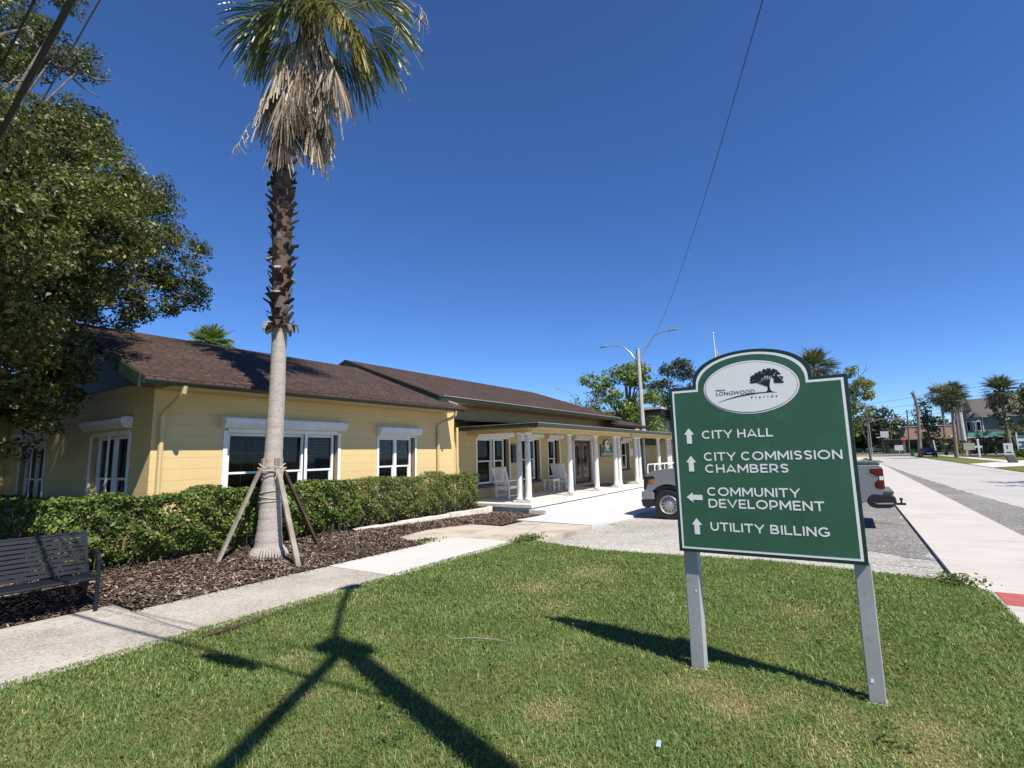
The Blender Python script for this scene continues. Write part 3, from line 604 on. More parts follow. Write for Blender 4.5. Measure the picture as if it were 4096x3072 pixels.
b = MB(); b.box(32.1, 32.22, 10.85, 10.97, .27, 2.6); b.build('post', m_white, HALL)
window(PP, .76, 2.36, [(14.55, 15.5), (15.52, 16.3)], [(14.44, 14.53), (15.5, 15.58), (16.55, 16.62)], (14.42, 16.72, 2.42, 2.62, .2), (), (14.4, 16.5, 1), grid=False)
window(PP, .76, 2.36, [(17.35, 18.05), (18.07, 18.6)], [(17.22, 17.3), (18.88, 18.95)], (17.2, 19.0, 2.42, 2.62, .2), (), (17.2, 18.9, 1), grid=False)
window(PP, .76, 2.36, [(19.66, 20.38)], [(19.56, 19.63), (20.66, 20.74)], (19.5, 20.85, 2.42, 2.62, .2), (), (19.5, 20.7, 1), grid=False)
window(PP, .84, 2.32, [(28.3, 29.2)], [(28.2, 28.26), (29.46, 29.54)], (28.15, 29.65, 2.42, 2.62, .2), (), (28.2, 29.5, 1))
# double door
b = MB()
for x0, x1, l, h in ((22.02, 22.14, .28, 2.45), (24.08, 24.22, .28, 2.45), (22.02, 24.22, 2.38, 2.46)): b.box(x0, x1, 10.86, 10.95, l, h)
b.build('door_frame', m_white, HALL, bevel=.005)
b = MB(); b.box(22.0, 24.3, 10.66, 10.898, 2.45, 2.66); b.build('shutter_box', m_shut, HALL, bevel=.02)
def arch(x0, x1, z0, z1, n=10):
    r = (x1 - x0) / 2; c = (x0 + x1) / 2; return [(x0, z0), (x1, z0)] + [(c + r * math.cos(math.pi * i / n), z1 - r * 1.2 + r * 1.2 * math.sin(math.pi * i / n)) for i in range(n + 1)]
for x0, x1, hx in ((22.16, 23.11, 23.02), (23.13, 24.08, 23.22)):
    b = MB(); b.box(x0, x1, 10.99, 11.03, .37, 2.37); dr = b.build('door', m_redwood, HALL, bevel=.004)
    b = MB(); b.prism(arch(x0 + .16, x1 - .16, .62, 2.22), (0, 10.99 + .0, 0), (1, 0, 0), (0, 0, 1), .012); b.build('door_trim', m_yel, dr)
    b = MB(); b.prism(arch(x0 + .2, x1 - .2, .66, 2.18), (0, 10.977, 0), (1, 0, 0), (0, 0, 1), .006); b.build('door_glass', m_carglass, dr)
    b = MB(); b.bar((hx, 10.95, 1.25), (hx, 10.95, 1.5), .025, .025); b.bar((hx, 10.95, 1.27), (hx, 10.99, 1.27), .02, .02); b.bar((hx, 10.95, 1.48), (hx, 10.99, 1.48), .02, .02); b.build('door_handle', m_black, dr)
b = MB(); b.box(13.99, 46, 8.45, 8.65, 2.474, 2.612); b.box(13.99, 14.19, 8.65, 10.9, 2.474, 2.612); b.build('beam', m_yel, HALL)
b = MB(); b.box(13.42, 27.4, 8.07, 10.95, .17, .27); b.box(13.5, 27.4, 8.17, 10.95, -.05, .17); b.build('porch_floor', m_whitew, HALL, bevel=.006)
b = MB(); b.box(13.36, 27.6, 7.55, 8.14, -.08, .135); b.build('step', m_whitew, HALL, bevel=.008)
b = MB(); b.box(27.4, 46, 8.17, 10.95, -.05, .2); b.build('ramp', m_white_slab, HALL)
b = MB(); b.lathe([(.115, .0), (.135, .012), (.137, .05), (.112, .075), (.104, .09), (.1, .35), (.096, 1.2), (.083, 2.02), (.081, 2.03), (.093, 2.045), (.093, 2.065), (.082, 2.075), (.083, 2.11), (.12, 2.145), (.145, 2.155), (.145, 2.204 - .0)], (0, 0, 0), 20)
col0 = b.build('column', m_whitew, HALL, local=True, smooth=True)
cols = [(14.07, 8.87), (14.06, 8.55), (17.0, 8.55), (19.33, 8.55), (21.37, 8.55), (21.8, 8.55), (23.98, 8.55), (24.44, 8.55), (27.5, 8.55), (29.2, 8.55), (29.65, 8.55), (31.5, 8.55), (34.2, 8.55), (37.5, 8.55)]
pl = MB(); pl.box(-.17, .17, -.17, .17, -.07, -.001); pl0 = pl.build('plinth', m_whitew, col0, local=True, bevel=.006)
for i, (x, y) in enumerate(cols):
    o = col0
    if i: o = col0.copy(); COL.objects.link(o); o.parent = HALL; p = pl0.copy(); COL.objects.link(p); p.parent = o
    o.location = (x - 12, y - 12, .32)
    o.scale = (1, 1, (2.474 - .34) / 2.204)
def pipe(pts, r=.038, nm='downspout'):
    b = MB(); b.tube(pts, r, 8); return b.build(nm, m_yel, HALL, smooth=True)
pipe([(4.33, 9.53, 3.08), (4.33, 9.56, 2.96), (4.33, 9.66, 2.9), (4.32, 10.15, 2.68), (4.31, 10.235, 2.6), (4.31, 10.235, .1)], .046)
pipe([(11.7, 9.53, 3.08), (11.72, 9.57, 2.95), (11.73, 9.7, 2.88), (11.73, 10.12, 2.76), (11.73, 10.24, 2.64), (11.73, 10.24, .1)], .045)
pipe([(12.6, 10.22, 2.65), (12.6, 10.22, .1)], .042)
b = MB(); b.bar((11.95, 10.08, 3.43), (12.0, 9.7, 3.29), .07, .05); b.build('downspout', m_conc, HALL)
for x in (11.56, 12.12): pass
text('house_number', '175', (23.1, 8.444, 2.50), (1, 0, 0), (0, 0, 1), .30, .10, m_black, HALL, .01, .004)
# garden curb, hedges
b = MB()
for i, x in enumerate(np.arange(7.4, 13.1, .62)):
    x1 = min(x + .615, 13.12); z = bedz(x, 9.3); b.box(x, x1, 9.27 + .012 * math.sin(i * 3), 9.42, z - .2, .215 + .01 * math.sin(i * 2.3))
tag(b.build('garden_curb', m_curb, bevel=.012), 'chipped pale concrete curb at the foot of the right hedge', 'curb')
b = MB()
for x0, x1, z in ((1.9, 2.9, .2), (2.92, 3.4, .17)): b.box(x0, x1, 8.98, 9.1, .02, z)
tag(b.build('garden_curb', m_curb, bevel=.012), 'short pale curb pieces behind the bench arm', 'curb')
def hedge(x0, x1, y0, y1, zt, n, size, label, m1, hole=0., lump=.09, gaps=(), group=None):
    """leaf shell on a box with a wavy skin, twigs inside"""
    t = thing('hedge', ((x0 + x1) / 2, (y0 + y1) / 2, float(bedz((x0 + x1) / 2, y0)) - .02), label, 'hedge', group)
    w = (x1 - x0); dpt = (y1 - y0); h = zt - .2; ar = np.array([w * h * 1.5, w * dpt, dpt * h, dpt * h, w * h * .55]); pick = rng.choice(5, n, p=ar / ar.sum())
    u = rng.random(n); v = rng.random(n); x = x0 + w * u; y = y0 + dpt * v; z = np.zeros(n); zb = .1 + .1 * rng.random(n)
    z = zb + (zt - zb) * rng.random(n) ** .9
    y = np.where(pick == 0, y0, y); z = np.where(pick == 1, zt, z); x = np.where(pick == 2, x0, x); x = np.where(pick == 3, x1, x)
    out = np.zeros((n, 3)); out[pick == 0] = (0, -1, .3); out[pick == 1] = (0, -.2, 1); out[pick == 2] = (-1, 0, .3); out[pick == 3] = (1, 0, .3); out[pick == 4] = (0, -.3, .4)
    wv = lump * (np.sin(x * 7 + z * 5) * np.sin(z * 8 + x * 2.1) + .8 * np.sin(x * 3.1 + 1.7 * np.sin(z * 3)) + .5 * np.sin(x * 17 + y * 9) * np.sin(z * 15))
    P = np.stack([x, y, z], 1) + norm(out) * wv[:, None] - norm(out) * (np.abs(rng.normal(0, .07, n)))[:, None]
    P[:, 1] += np.where(pick == 0, .22 * np.clip(1 - (z - .15) / .5, 0, 1) ** 2, 0)
    P[:, 2] = P[:, 2] + bedz(P[:, 0], y0) * (1 - np.clip((P[:, 2]) / zt, 0, 1))
    hl = np.sin(P[:, 0] * 5.3 + 2) * np.sin(P[:, 2] * 6.1 + P[:, 0] * 1.3) + .6 * np.sin(P[:, 0] * 11 + 1) * np.sin(P[:, 2] * 13)
    keep = (hl < 1.35 - hole) | (rng.random(n) < .18)
    for a, b_, zl in gaps: keep &= ~((P[:, 0] > a) & (P[:, 0] < b_) & (P[:, 2] > zl) & (rng.random(n) < .93))
    v_, f_ = leaves(P[keep], size, .62, .35, norm(out)[keep]); npmesh('foliage', v_, [f_], m1, t)
    b = MB()
    for i in range(int(w * 42)):
        x = random.uniform(x0 + .05, x1 - .05); y = random.uniform(y0 + .18, y1 - .15); z = float(bedz(x, y0)); p = [(x, y, z - .05)]
        for k in range(3): x += random.uniform(-.16, .16); y += random.uniform(-.14, .1); z += (zt - .25) / 3.; p.append((min(max(x, x0), x1), max(y, y0 + .05), z))
        b.tube(p, [.009, .007, .005, .003], 3, False)
    b.build('twigs', m_twig, t); return t
hedge(2.55, 7.75, 9.05, 9.8, 1.27, 42000, .056, 'bright green clipped hedge below the triple window', m_hedge, .55, .06)
hedge(8.0, 12.62, 9.42, 10.12, 1.26, 40000, .042, 'thinner twiggy hedge right of the palm, ending at the porch', m_hedge2, .75, .06, ((7.9, 8.2, .95),))
hedge(2.3, 3.6, 10.6, 17.5, 1.15, 9000, .075, 'dark hedge in tree shade along the gable wall', m_hedge, .0, .06)
# ---------------------------------------------------------------- the green direction sign
SG = thing('direction_sign', (4.52, .61, 0), 'big green direction sign with arched top on two grey posts', 'sign')
def sign_shape(i, n=30):
    y0, y1, z0, zs = -.042 + i, 1.266 - i, .925 + i, 2.288 - i; a0, a1 = .183 + i, 1.063 - i; zt = 2.555 - i; c = (a0 + a1) / 2; r = (a1 - a0) / 2; k = .02
    arc = [(c + r * math.cos(math.pi * t / n), zs + k + (zt - zs - k) * math.sin(math.pi * t / n) ** .86) for t in range(n + 1)]
    return [(y0, z0), (y0, zs), (a0, zs)] + arc[::-1] + [(a1, zs), (y1, zs), (y1, z0)]
def face(b, poly, x, t=.0015): return b.prism(poly, (x, 0, 0), (0, 1, 0), (0, 0, 1), t)
b = MB(); face(b, sign_shape(0), 4.48, .05); panel = b.build('sign_panel', m_signdk, SG, bevel=.003)
b = MB(); face(b, sign_shape(.026), 4.4785, .0015); b.build('border_line', m_signw, panel)
b = MB(); face(b, sign_shape(.044), 4.477, .0015); b.build('green_face', m_signgr, panel)
for y0, y1 in ((1.137, 1.247), (-.055, .048)):
    b = MB(); b.box(4.531, 4.635, y0, y1, -.02, .94); b.box(4.5315, 4.63, y0 + .03, y1 - .025, .941, 2.05); b.box(4.525, 4.641, y0 - .006, y1 + .006, -.02, .0); po = b.build('post', m_post, SG, bevel=.006); b = MB(); ym = (y0 + y1) / 2; b.box(4.5285, 4.531, ym - .03, ym - .018, .60, .612) if y0 > 1 else b.box(4.529, 4.5309, ym + .01, ym + .03, .13, .155); b.build('paint_chip', m_signw, po)
def ell(c, z, a, h, n=64): return [(c + a * math.cos(2 * math.pi * i / n), z + h * math.sin(2 * math.pi * i / n)) for i in range(n)]
EC, EZ = .622, 2.246
b = MB(); face(b, ell(EC, EZ, .353, .214), 4.4755); emb = b.build('emblem', m_signw, SG)
b = MB(); face(b, ell(EC, EZ, .341, .202), 4.474); b.build('emblem_ring', m_ink, emb)
b = MB(); face(b, ell(EC, EZ, .338, .199), 4.4725); b.build('emblem_field', m_signw, emb)
tx = 4.4715
b = MB(); rr = random.Random(3); kk = 0
def disc(y, z, r, sq=1.):
    global kk; kk += 1; n = 9; a0 = rr.random() * 6
    face(b, [(y + r * (1 + .22 * rr.uniform(-1, 1)) * math.cos(a0 + 2 * math.pi * i / n), z + sq * r * (1 + .22 * rr.uniform(-1, 1)) * math.sin(a0 + 2 * math.pi * i / n)) for i in range(n)], tx - kk * 3e-6, .0006)
face(b, [(.512, 2.193), (.496, 2.203), (.490, 2.22), (.491, 2.25), (.475, 2.25), (.474, 2.22), (.468, 2.203), (.452, 2.193)], tx, .0006)
for i in range(230):
    a = rr.uniform(-.15, math.pi + .15); q = rr.uniform(.35, 1) ** .7; y = .495 + .118 * q * math.cos(a); z = 2.278 + (.098 if math.sin(a) > 0 else .05) * q * math.sin(a) + .008 * math.cos(3 * a)
    disc(y, z, rr.uniform(.006, .015) * (1.3 - .5 * q), .7)
for i in range(9):
    a = R(25 + 130 * i / 13); e = (.485 + .11 * math.cos(a), 2.25 + .085 * math.sin(a)); p = (.483, 2.24); dx, dz = e[0] - p[0], e[1] - p[1]; l = math.hypot(dx, dz); nx_, nz_ = -dz / l, dx / l
    kk += 1; face(b, [(p[0] + nx_ * .006, p[1] + nz_ * .006), (p[0] - nx_ * .006, p[1] - nz_ * .006), (e[0] - nx_ * .0015, e[1] - nz_ * .0015), (e[0] + nx_ * .0015, e[1] + nz_ * .0015)], tx - kk * 3e-6, .0006)
b.build('tree_emblem', m_ink, emb)
sw = [(.868, 2.139, .0006), (.80, 2.158, .0028), (.72, 2.176, .0052), (.634, 2.188, .006), (.55, 2.1935, .0045), (.48, 2.193, .003), (.425, 2.188, .0006)]
b = MB(); face(b, [(y, z + w) for y, z, w in sw] + [(y, z - w) for y, z, w in sw[::-1]], tx, .0006); b.build('swoosh', m_ink, emb)
UY, UZ = (0, -1, 0), (0, 0, 1)
text('lettering', 'Historic', (tx + .0005, .878, 2.231), UY, UZ, .072, .017, m_ink, emb, .004, .0006)
text('lettering', 'LONGWOOD', (tx + .0005, .876, 2.193), UY, UZ, .291, .031, m_ink, emb, .0, .0006, 1.05)
text('lettering', 'Florida', (tx + .0005, .614, 2.150), UY, UZ, .187, .021, m_ink, emb, .006, .0006, 2.2)
for s, y0, z0, w, h in (('CITY HALL', 1.017, 1.846, .534, .067), ('CITY COMMISSION', 1.014, 1.665, .972, .068), ('CHAMBERS', 1.011, 1.568, .613, .067), ('COMMUNITY', 1.008, 1.383, .67, .068), ('DEVELOPMENT', 1.005, 1.288, .815, .07), ('UTILITY BILLING', 1.002, 1.105, .834, .068)):
    caps('lettering', s, (4.4765, y0, z0), UY, UZ, w, h, m_signw, SG)
def arrow(c, z, d):
    b = MB(); p = [(0, .064), (.04, .012), (.020, .012), (.021, -.064), (-.021, -.064), (-.020, .012), (-.04, .012)]
    if d == 'l': p = [(-y, x) for x, y in p]; p = [(-u, v) for u, v in p]
    face(b, [(c + u, z + v) for u, v in p], 4.4745, .002); b.build('arrow', m_signw, SG)
arrow(1.121, 1.874, 'u'); arrow(1.120, 1.643, 'u'); arrow(1.113, 1.367, 'l'); arrow(1.109, 1.134, 'u')

# ---------------------------------------------------------------- the tall palm and its braces
PALM = thing('palm_tree', (5.44, 8.65, .12), 'tall braced fan palm with ragged skirt of dead fronds', 'palm')
ctr = [(5.44, 8.65, .08), (5.44, 8.65, .3), (5.445, 8.65, .6), (5.45, 8.65, 1.2), (5.47, 8.65, 2.0), (5.49, 8.65, 3.0), (5.49, 8.65, 4.15)]
rad = [.275, .232, .20, .168, .152, .138, .125]
zz = np.linspace(.08, 4.18, 110); path = [(float(np.interp(z, [c[2] for c in ctr], [c[0] for c in ctr])), 8.65, float(z)) for z in zz]
rds = [float(np.interp(z, [c[2] for c in ctr], rad)) * (1 + .018 * math.sin(i * 2.4) + .012 * math.sin(i * 5.1)) for i, z in enumerate(zz)]
b = MB(); b.tube(path, rds, 22)
for i in range(40):
    a = 2 * math.pi * i / 40; r = .26 + .03 * rr.random(); b.tube([(5.44 + .2 * math.cos(a), 8.65 + .2 * math.sin(a), .3), (5.44 + r * math.cos(a), 8.65 + r * math.sin(a), .2), (5.44 + (r + .05) * math.cos(a), 8.65 + (r + .05) * math.sin(a), .08)], [.02, .022, .01], 5)
b.build('trunk', m_trunk, PALM, smooth=True)
axis = [(5.49, 8.65, 4.1), (5.48, 8.65, 5.5), (5.45, 8.66, 6.6), (5.43, 8.66, 7.4), (5.5, 8.56, 8.7), (5.64, 8.4, 9.8), (5.72, 8.32, 10.7), (5.75, 8.3, 11.3)]
def ax(z): return np.array([np.interp(z, [c[2] for c in axis], [c[k] for c in axis]) for k in (0, 1)] + [z])
b = MB(); b.tube([tuple(ax(z)) for z in np.linspace(4.1, 11.2, 14)], [.125, .14, .16, .17, .17, .17, .17, .165, .16, .15, .16, .18, .2, .14], 12); b.build('upper_trunk', m_boot, PALM)
b = MB(); z = 4.12; i = 0
while z < 8.3:                                       # cut leaf bases: curved wedges, tips turned out
    a = i * 2.399 + rr.uniform(-.25, .25); i += 1; z += .019 + .006 * rr.random(); c = ax(z); o = np.array([math.cos(a), math.sin(a), 0]); s = np.array([-o[1], o[0], 0])
    big = rr.uniform(.8, 1.25) * (1.15 if z > 6.6 else 1); out = rr.choice([.045, .065, .09, .12]) * big; w = .066 * big; up = rr.uniform(.08, .15) * big
    if rr.random() < .08: up *= -.5; out *= 1.2
    p0 = c + o * .128; p1 = c + o * (.175 + out * .3) + np.array([0, 0, up * .55]); p2 = c + o * (.17 + out) + np.array([0, 0, up + rr.uniform(-.03, .035)])
    th = np.array([0, 0, -.02]) - o * .012; k = rr.uniform(.45, .95)
    vs = [p0 - s * w, p0 + s * w, p1 + s * w * .85, p1 - s * w * .85, p2 + s * w * k, p2 - s * w * k]; vs += [v + th * 1.2 for v in vs]
    b.add(vs, [(0, 1, 2, 3), (3, 2, 4, 5), (6, 9, 8, 7), (9, 11, 10, 8), (0, 3, 9, 6), (1, 7, 8, 2), (3, 5, 11, 9), (2, 8, 10, 4), (5, 4, 10, 11)])
for k in range(9):                                    # the lowest bases curl outwards
    a = k * .74 + .3; c = ax(4.2 + .03 * (k % 3)); o = np.array([math.cos(a), math.sin(a), 0]); s = np.array([-o[1], o[0], 0]); e = rr.uniform(.7, 1.25)
    pp = [c + o * .11, c + o * .19 + np.array([0, 0, .05]), c + o * (.2 + .1 * e) + np.array([0, 0, .02]), c + o * (.2 + .12 * e) + np.array([0, 0, -.1 * e])]; w = [.06, .06, .045, .02]; vs = []
    for p, q in zip(pp, w): vs += [p - s * q, p + s * q]
    vs2 = [v - o * .012 - np.array([0, 0, .02]) for v in vs]; b.add(vs + vs2, [(0, 1, 3, 2), (2, 3, 5, 4), (4, 5, 7, 6), (8, 10, 11, 9), (10, 12, 13, 11), (12, 14, 15, 13), (0, 2, 10, 8), (2, 4, 12, 10), (4, 6, 14, 12), (1, 9, 11, 3), (3, 11, 13, 5), (5, 13, 15, 7), (6, 7, 15, 14)])
b.build('leaf_bases', m_boot, PALM)
b = MB()
for k in range(60): a = rr.uniform(0, 6.28); z = rr.uniform(4.0, 4.35); b.tube([(5.49 + .13 * math.cos(a), 8.65 + .13 * math.sin(a), z), (5.49 + .15 * math.cos(a + .1), 8.65 + .15 * math.sin(a + .1), z - rr.uniform(.05, .25))], [.004, .002], 3, False)
b.build('fibre', m_skirt, PALM)
def fan(hast, axis_d, normal, Ln, n, spread, droop, wide=.024, fold=.35, frac=.55, ragged=.12, r_=random, segs=6):
    """a fan leaf: n ribbons from the hastula, joined near the base, tips falling"""
    A = norm(np.array(axis_d, float)); Nn = np.array(normal, float); Nn = norm(Nn - A * (Nn @ A)); S = np.cross(Nn, A); vs = []; fs = []
    for i in range(n):
        t = -1 + 2 * (i + .5) / n; an = t * spread; d = A * math.cos(an) + S * math.sin(an); d = norm(d + Nn * fold * abs(t) ** 1.5 + np.array([r_.gauss(0, .03), r_.gauss(0, .03), 0]))
        Lb = Ln * (1 - .25 * abs(t) ** 2) * (1 + ragged * r_.gauss(0, 1)); side = norm(np.cross(d, Nn)); p = np.array(hast, float); w = 2 * math.sin(spread / n) * Ln * frac * .9
        st = Lb / segs; dd = d.copy(); o = len(vs)
        for k in range(segs + 1):
            q = k / segs; ww = (w * q / frac if q < frac else w * (1 - (q - frac) / (1 - frac)) ** .8 * .9) if True else wide
            ww = max(ww, .003) * .5; z_ = Nn * .012 * ((i % 2) * 2 - 1) * min(1, q / frac)
            vs += [p - side * ww + z_, p + side * ww - z_]
            if k < segs: fs.append((o + 2 * k, o + 2 * k + 1, o + 2 * k + 3, o + 2 * k + 2))
            g = droop * (q ** 1.6) ; dd = norm(dd + np.array([r_.gauss(0, .02), r_.gauss(0, .02), -g])); p = p + dd * st
    return vs, fs
def frond(tip_h, az, pitch, plen, Ln, m, droop, spread=1.25, n=46, hang=0., name='frond', par=PALM, heart=None, fold=.3, segs=6, dangl=0, pw=.022):
    H = np.array(heart if heart is not None else ax(11.0)); o = np.array([math.cos(az) * math.cos(pitch), math.sin(az) * math.cos(pitch), math.sin(pitch)])
    pts = [H]; d = o.copy()
    for k in range(5): d = norm(d + np.array([0, 0, -hang * (k + 1) / 5])); pts.append(pts[-1] + d * plen / 5)
    nr = np.cross(np.cross(d, np.array([0, 0, 1.])), d); nr = nr if np.linalg.norm(nr) > .05 else np.array([-o[0], -o[1], .3])
    v, f = fan(pts[-1], d, nr, Ln, n, spread, droop, fold=fold, segs=segs); b = MB(); b.add(v, f); b.tube(pts + [pts[-1] + d * .12], [pw * 1.6, pw * 1.2, pw, pw * .8, pw * .7, pw * .6, pw * .2], 5)
    return b.build(name, m, par)
# living fronds: azimuth, pitch, petiole, blade, droop, hang
rf = random.Random(5); import builtins
UA = math.atan2(-.838, .545)                        # towards the right as the street sees it
FR = [(UA + 3.1, .45, 1.45, 1.3, .3, .62, m_frond), (UA + 2.75, .35, 1.2, 1.25, .3, .65, m_frond), (UA + 3.5, .4, 1.15, 1.3, .3, .7, m_frond), (UA + 2.9, .8, 1.7, 1.3, .25, .5, m_frond),
      (UA - 1.75, .6, .75, 1.15, .3, .9, m_frond), (UA - 2.25, .55, .9, 1.2, .3, .8, m_frond), (UA - 1.3, .7, .8, 1.15, .3, .85, m_frond), (UA - 1.55, 1.0, 1.1, 1.2, .3, .6, m_frond),
      (UA - .5, .35, 1.15, 1.35, .3, .68, m_frondy), (UA - .12, .3, 1.25, 1.4, .3, .66, m_frondy), (UA - .85, .4, .95, 1.2, .3, .8, m_frondy), (UA + .2, .35, 1.1, 1.3, .3, .7, m_frond),
      (UA + .0, .6, 1.9, 1.25, .25, .42, m_frond), (UA + .4, .5, 1.75, 1.25, .28, .48, m_frond), (UA - .35, .7, 1.75, 1.25, .25, .42, m_frond), (UA + .75, .45, 1.4, 1.3, .3, .6, m_frond),
      (UA + 1.2, .5, 1.3, 1.3, .3, .55, m_frond), (UA + 1.7, .4, 1.2, 1.3, .3, .6, m_frond), (UA + 2.2, .5, 1.3, 1.3, .3, .55, m_frond)]
FR += [(UA + a, p, 1.4, 1.3, .25, .25, m_frond) for a, p in ((.2, 1.0), (1.2, 1.05), (2.2, .95), (3.2, 1.05), (4.2, .95), (5.2, 1.0), (5.7, 1.3), (2.9, 1.3))]
for i, (az, pi_, pl_, Ln, dr, hg, m) in enumerate(FR): frond(None, az, pi_, pl_ * .72, Ln * 1.02, m, dr, n=44, hang=hg * 1.12, spread=.9 if i < 19 else 1.4, fold=.15)
# the skirt: dead leaves hanging against the trunk
b = MB()
for k in range(72):
    z = rf.uniform(8.2, 10.45); a = UA + rf.gauss(-.35, .95) if rf.random() < .72 else rf.uniform(0, 6.28); c = ax(z); off = rf.uniform(.14, .40) * (1 if z < 9.4 else .8) + (.16 * math.cos(a - UA + .35) + .12 if z < 8.9 else 0)
    if math.cos(a - UA) < .1: off *= .6
    if math.cos(a - UA) < -.3 and z < 9.3: z += .8; c = ax(z)
    h = c + np.array([math.cos(a), math.sin(a), 0]) * off; Ln = rf.uniform(.8, 1.25)
    v, f = fan(h, (math.cos(a) * .16 + .05, math.sin(a) * .16 - .07, -1), (math.cos(a), math.sin(a), .1), Ln, 30, .42, .1, fold=-.15, frac=.5, ragged=.1, r_=rf); b.add(v, f)
    b.tube([tuple(ax(z + .15)), tuple(ax(z + .3) + np.array([math.cos(a), math.sin(a), 0]) * off * .8), tuple(h)], [.02, .016, .012], 4)
b.build('dead_skirt', m_skirt, PALM)
for az, hz, pl_, Ln, hg in ((UA + 3.0, 9.75, .75, 1.2, .55), (UA + 3.3, 9.4, .6, 1.1, .6), (UA + 2.7, 9.5, .45, 1.15, .7), (UA - .15, 10.0, .72, 1.15, .75), (UA + .25, 9.4, .5, 1.1, .7), (UA - 2.4, 9.9, .55, 1.1, .65), (UA - .5, 9.9, 1.15, 1.15, .55)):
    frond(None, az, -.15, pl_, Ln, m_skirt, .45, spread=.6, n=34, hang=hg, name='dead_frond', heart=ax(hz), fold=-.2)
def stalk(p, seed, ln, r=.012):                     # dry flower stalk
    q = random.Random(seed); b = MB(); b.tube(p, [r, r * .8, r * .6, r * .4][:len(p)], 5)
    for k in range(14):
        s = Vector(p[-1]).lerp(Vector(p[-2]), q.random()); e = s + Vector((q.gauss(0, .1), q.gauss(0, .1), -q.uniform(.2, ln))); b.tube([s, s.lerp(e, .5) + Vector((q.gauss(0, .03), q.gauss(0, .03), 0)), e], [.006, .005, .002], 4)
    b.build('flower_stalk', m_skirt, PALM)
stalk([(5.35, 8.85, 8.75), (5.2, 9.12, 8.6), (5.08, 9.35, 8.3), (5.0, 9.52, 7.9)], 1, .4)
stalk([(5.9, 8.1, 10.7), (6.6, 7.0, 11.2), (6.95, 6.5, 10.9), (7.0, 6.42, 10.5)], 2, .5)
stalk([(5.9, 8.1, 10.7), (6.3, 7.4, 11.1), (6.6, 6.9, 10.85), (6.65, 6.85, 10.4)], 4, .5)
# four wooden braces, batten blocks and strap
def brace(foot, ang, label, m):
    z1 = 1.62; top = (5.452 + .2 * math.cos(ang), 8.65 + .2 * math.sin(ang), z1); t = thing('tree_brace', foot, label, 'brace', 'wooden braces round the palm')
    b = MB(); b.bar((foot[0], foot[1], foot[2] - .04), top, .085, .045, (math.cos(ang), math.sin(ang), .2)); b.build('timber', m, t, bevel=.004)
    b = MB(); b.bar((5.452 + .172 * math.cos(ang), 8.65 + .172 * math.sin(ang), 1.42), (5.452 + .165 * math.cos(ang), 8.65 + .165 * math.sin(ang), 1.80), .085, .035, (math.cos(ang), math.sin(ang), 0)); b.build('batten', m_stake, t, bevel=.003)
brace((4.56, 8.66, .15), R(172), 'pale leaning palm brace, foot nearest the bench', m_stake)
brace((5.38, 7.68, .03), R(265), 'pale palm brace standing at the pavement edge', m_stake)
brace((5.55, 9.35, .22), R(85), 'shaded palm brace behind the trunk against the hedge', m_stake)
brace((6.45, 8.62, .14), R(-2), 'dark brown palm brace on the porch side', m_staked)
b = MB()
for zc, r, tl in ((1.6, .232, .03), (1.63, .23, -.02), (1.57, .228, .0), (1.66, .215, .04)):
    b.tube([(5.452 + r * math.cos(a), 8.65 + r * math.sin(a), zc + tl * math.cos(a * 2 + 1) + .01 * math.sin(5 * a)) for a in np.linspace(0, 2 * math.pi, 40)], .009, 5, False)
for zc, r, tl in ((1.22, .182, .02), (1.12, .185, -.03), (1.05, .188, .012)):
    b.tube([(5.45 + r * math.cos(a), 8.65 + r * math.sin(a), zc + tl * math.cos(a + 1)) for a in np.linspace(0, 2 * math.pi, 40)], .008, 5, False)
for dx, l in ((.0, .2), (.05, .14), (-.07, .17)): b.tube([(5.44 + dx, 8.42, 1.6), (5.44 + dx + .02, 8.405, 1.6 - l * .5), (5.44 + dx - .01, 8.41, 1.6 - l)], .008, 4)
tag(b.build('strap', m_strap), 'pale straps wound round the palm trunk and braces', 'strap')

# ---------------------------------------------------------------- charcoal bench
BN = thing('park_bench', (1.7, 8.0, 0), 'charcoal slatted metal bench at the left edge', 'bench')
xa, xb = .82, 2.68
b = MB()
for k in range(9):
    t = k / 8; y = lerp(8.13, 8.28, t); z = lerp(.46, .875, t); b.bar((xa, y, z), (xb, y, z), .008, .042, (0, -.34, .94)) if False else b.hexa([(xa, y - .004, z - .019), (xb, y - .004, z - .019), (xb, y + .006, z - .019), (xa, y + .006, z - .019), (xa, y + .010, z + .019), (xb, y + .010, z + .019), (xb, y + .02, z + .019), (xa, y + .02, z + .019)])
b.tube([(xa, 8.305, .905), (xb, 8.305, .905)], .018, 8); b.build('backrest', m_bench, BN)
b = MB()
for k in range(8):
    y = 7.84 + k * .04; b.box(xa, xb, y, y + .03, .405 - .012 * math.sin(k / 7 * 3.1), .417 - .012 * math.sin(k / 7 * 3.1))
b.tube([(xa, 7.815, .395), (xb, 7.815, .395)], .02, 8); b.build('seat', m_bench, BN)
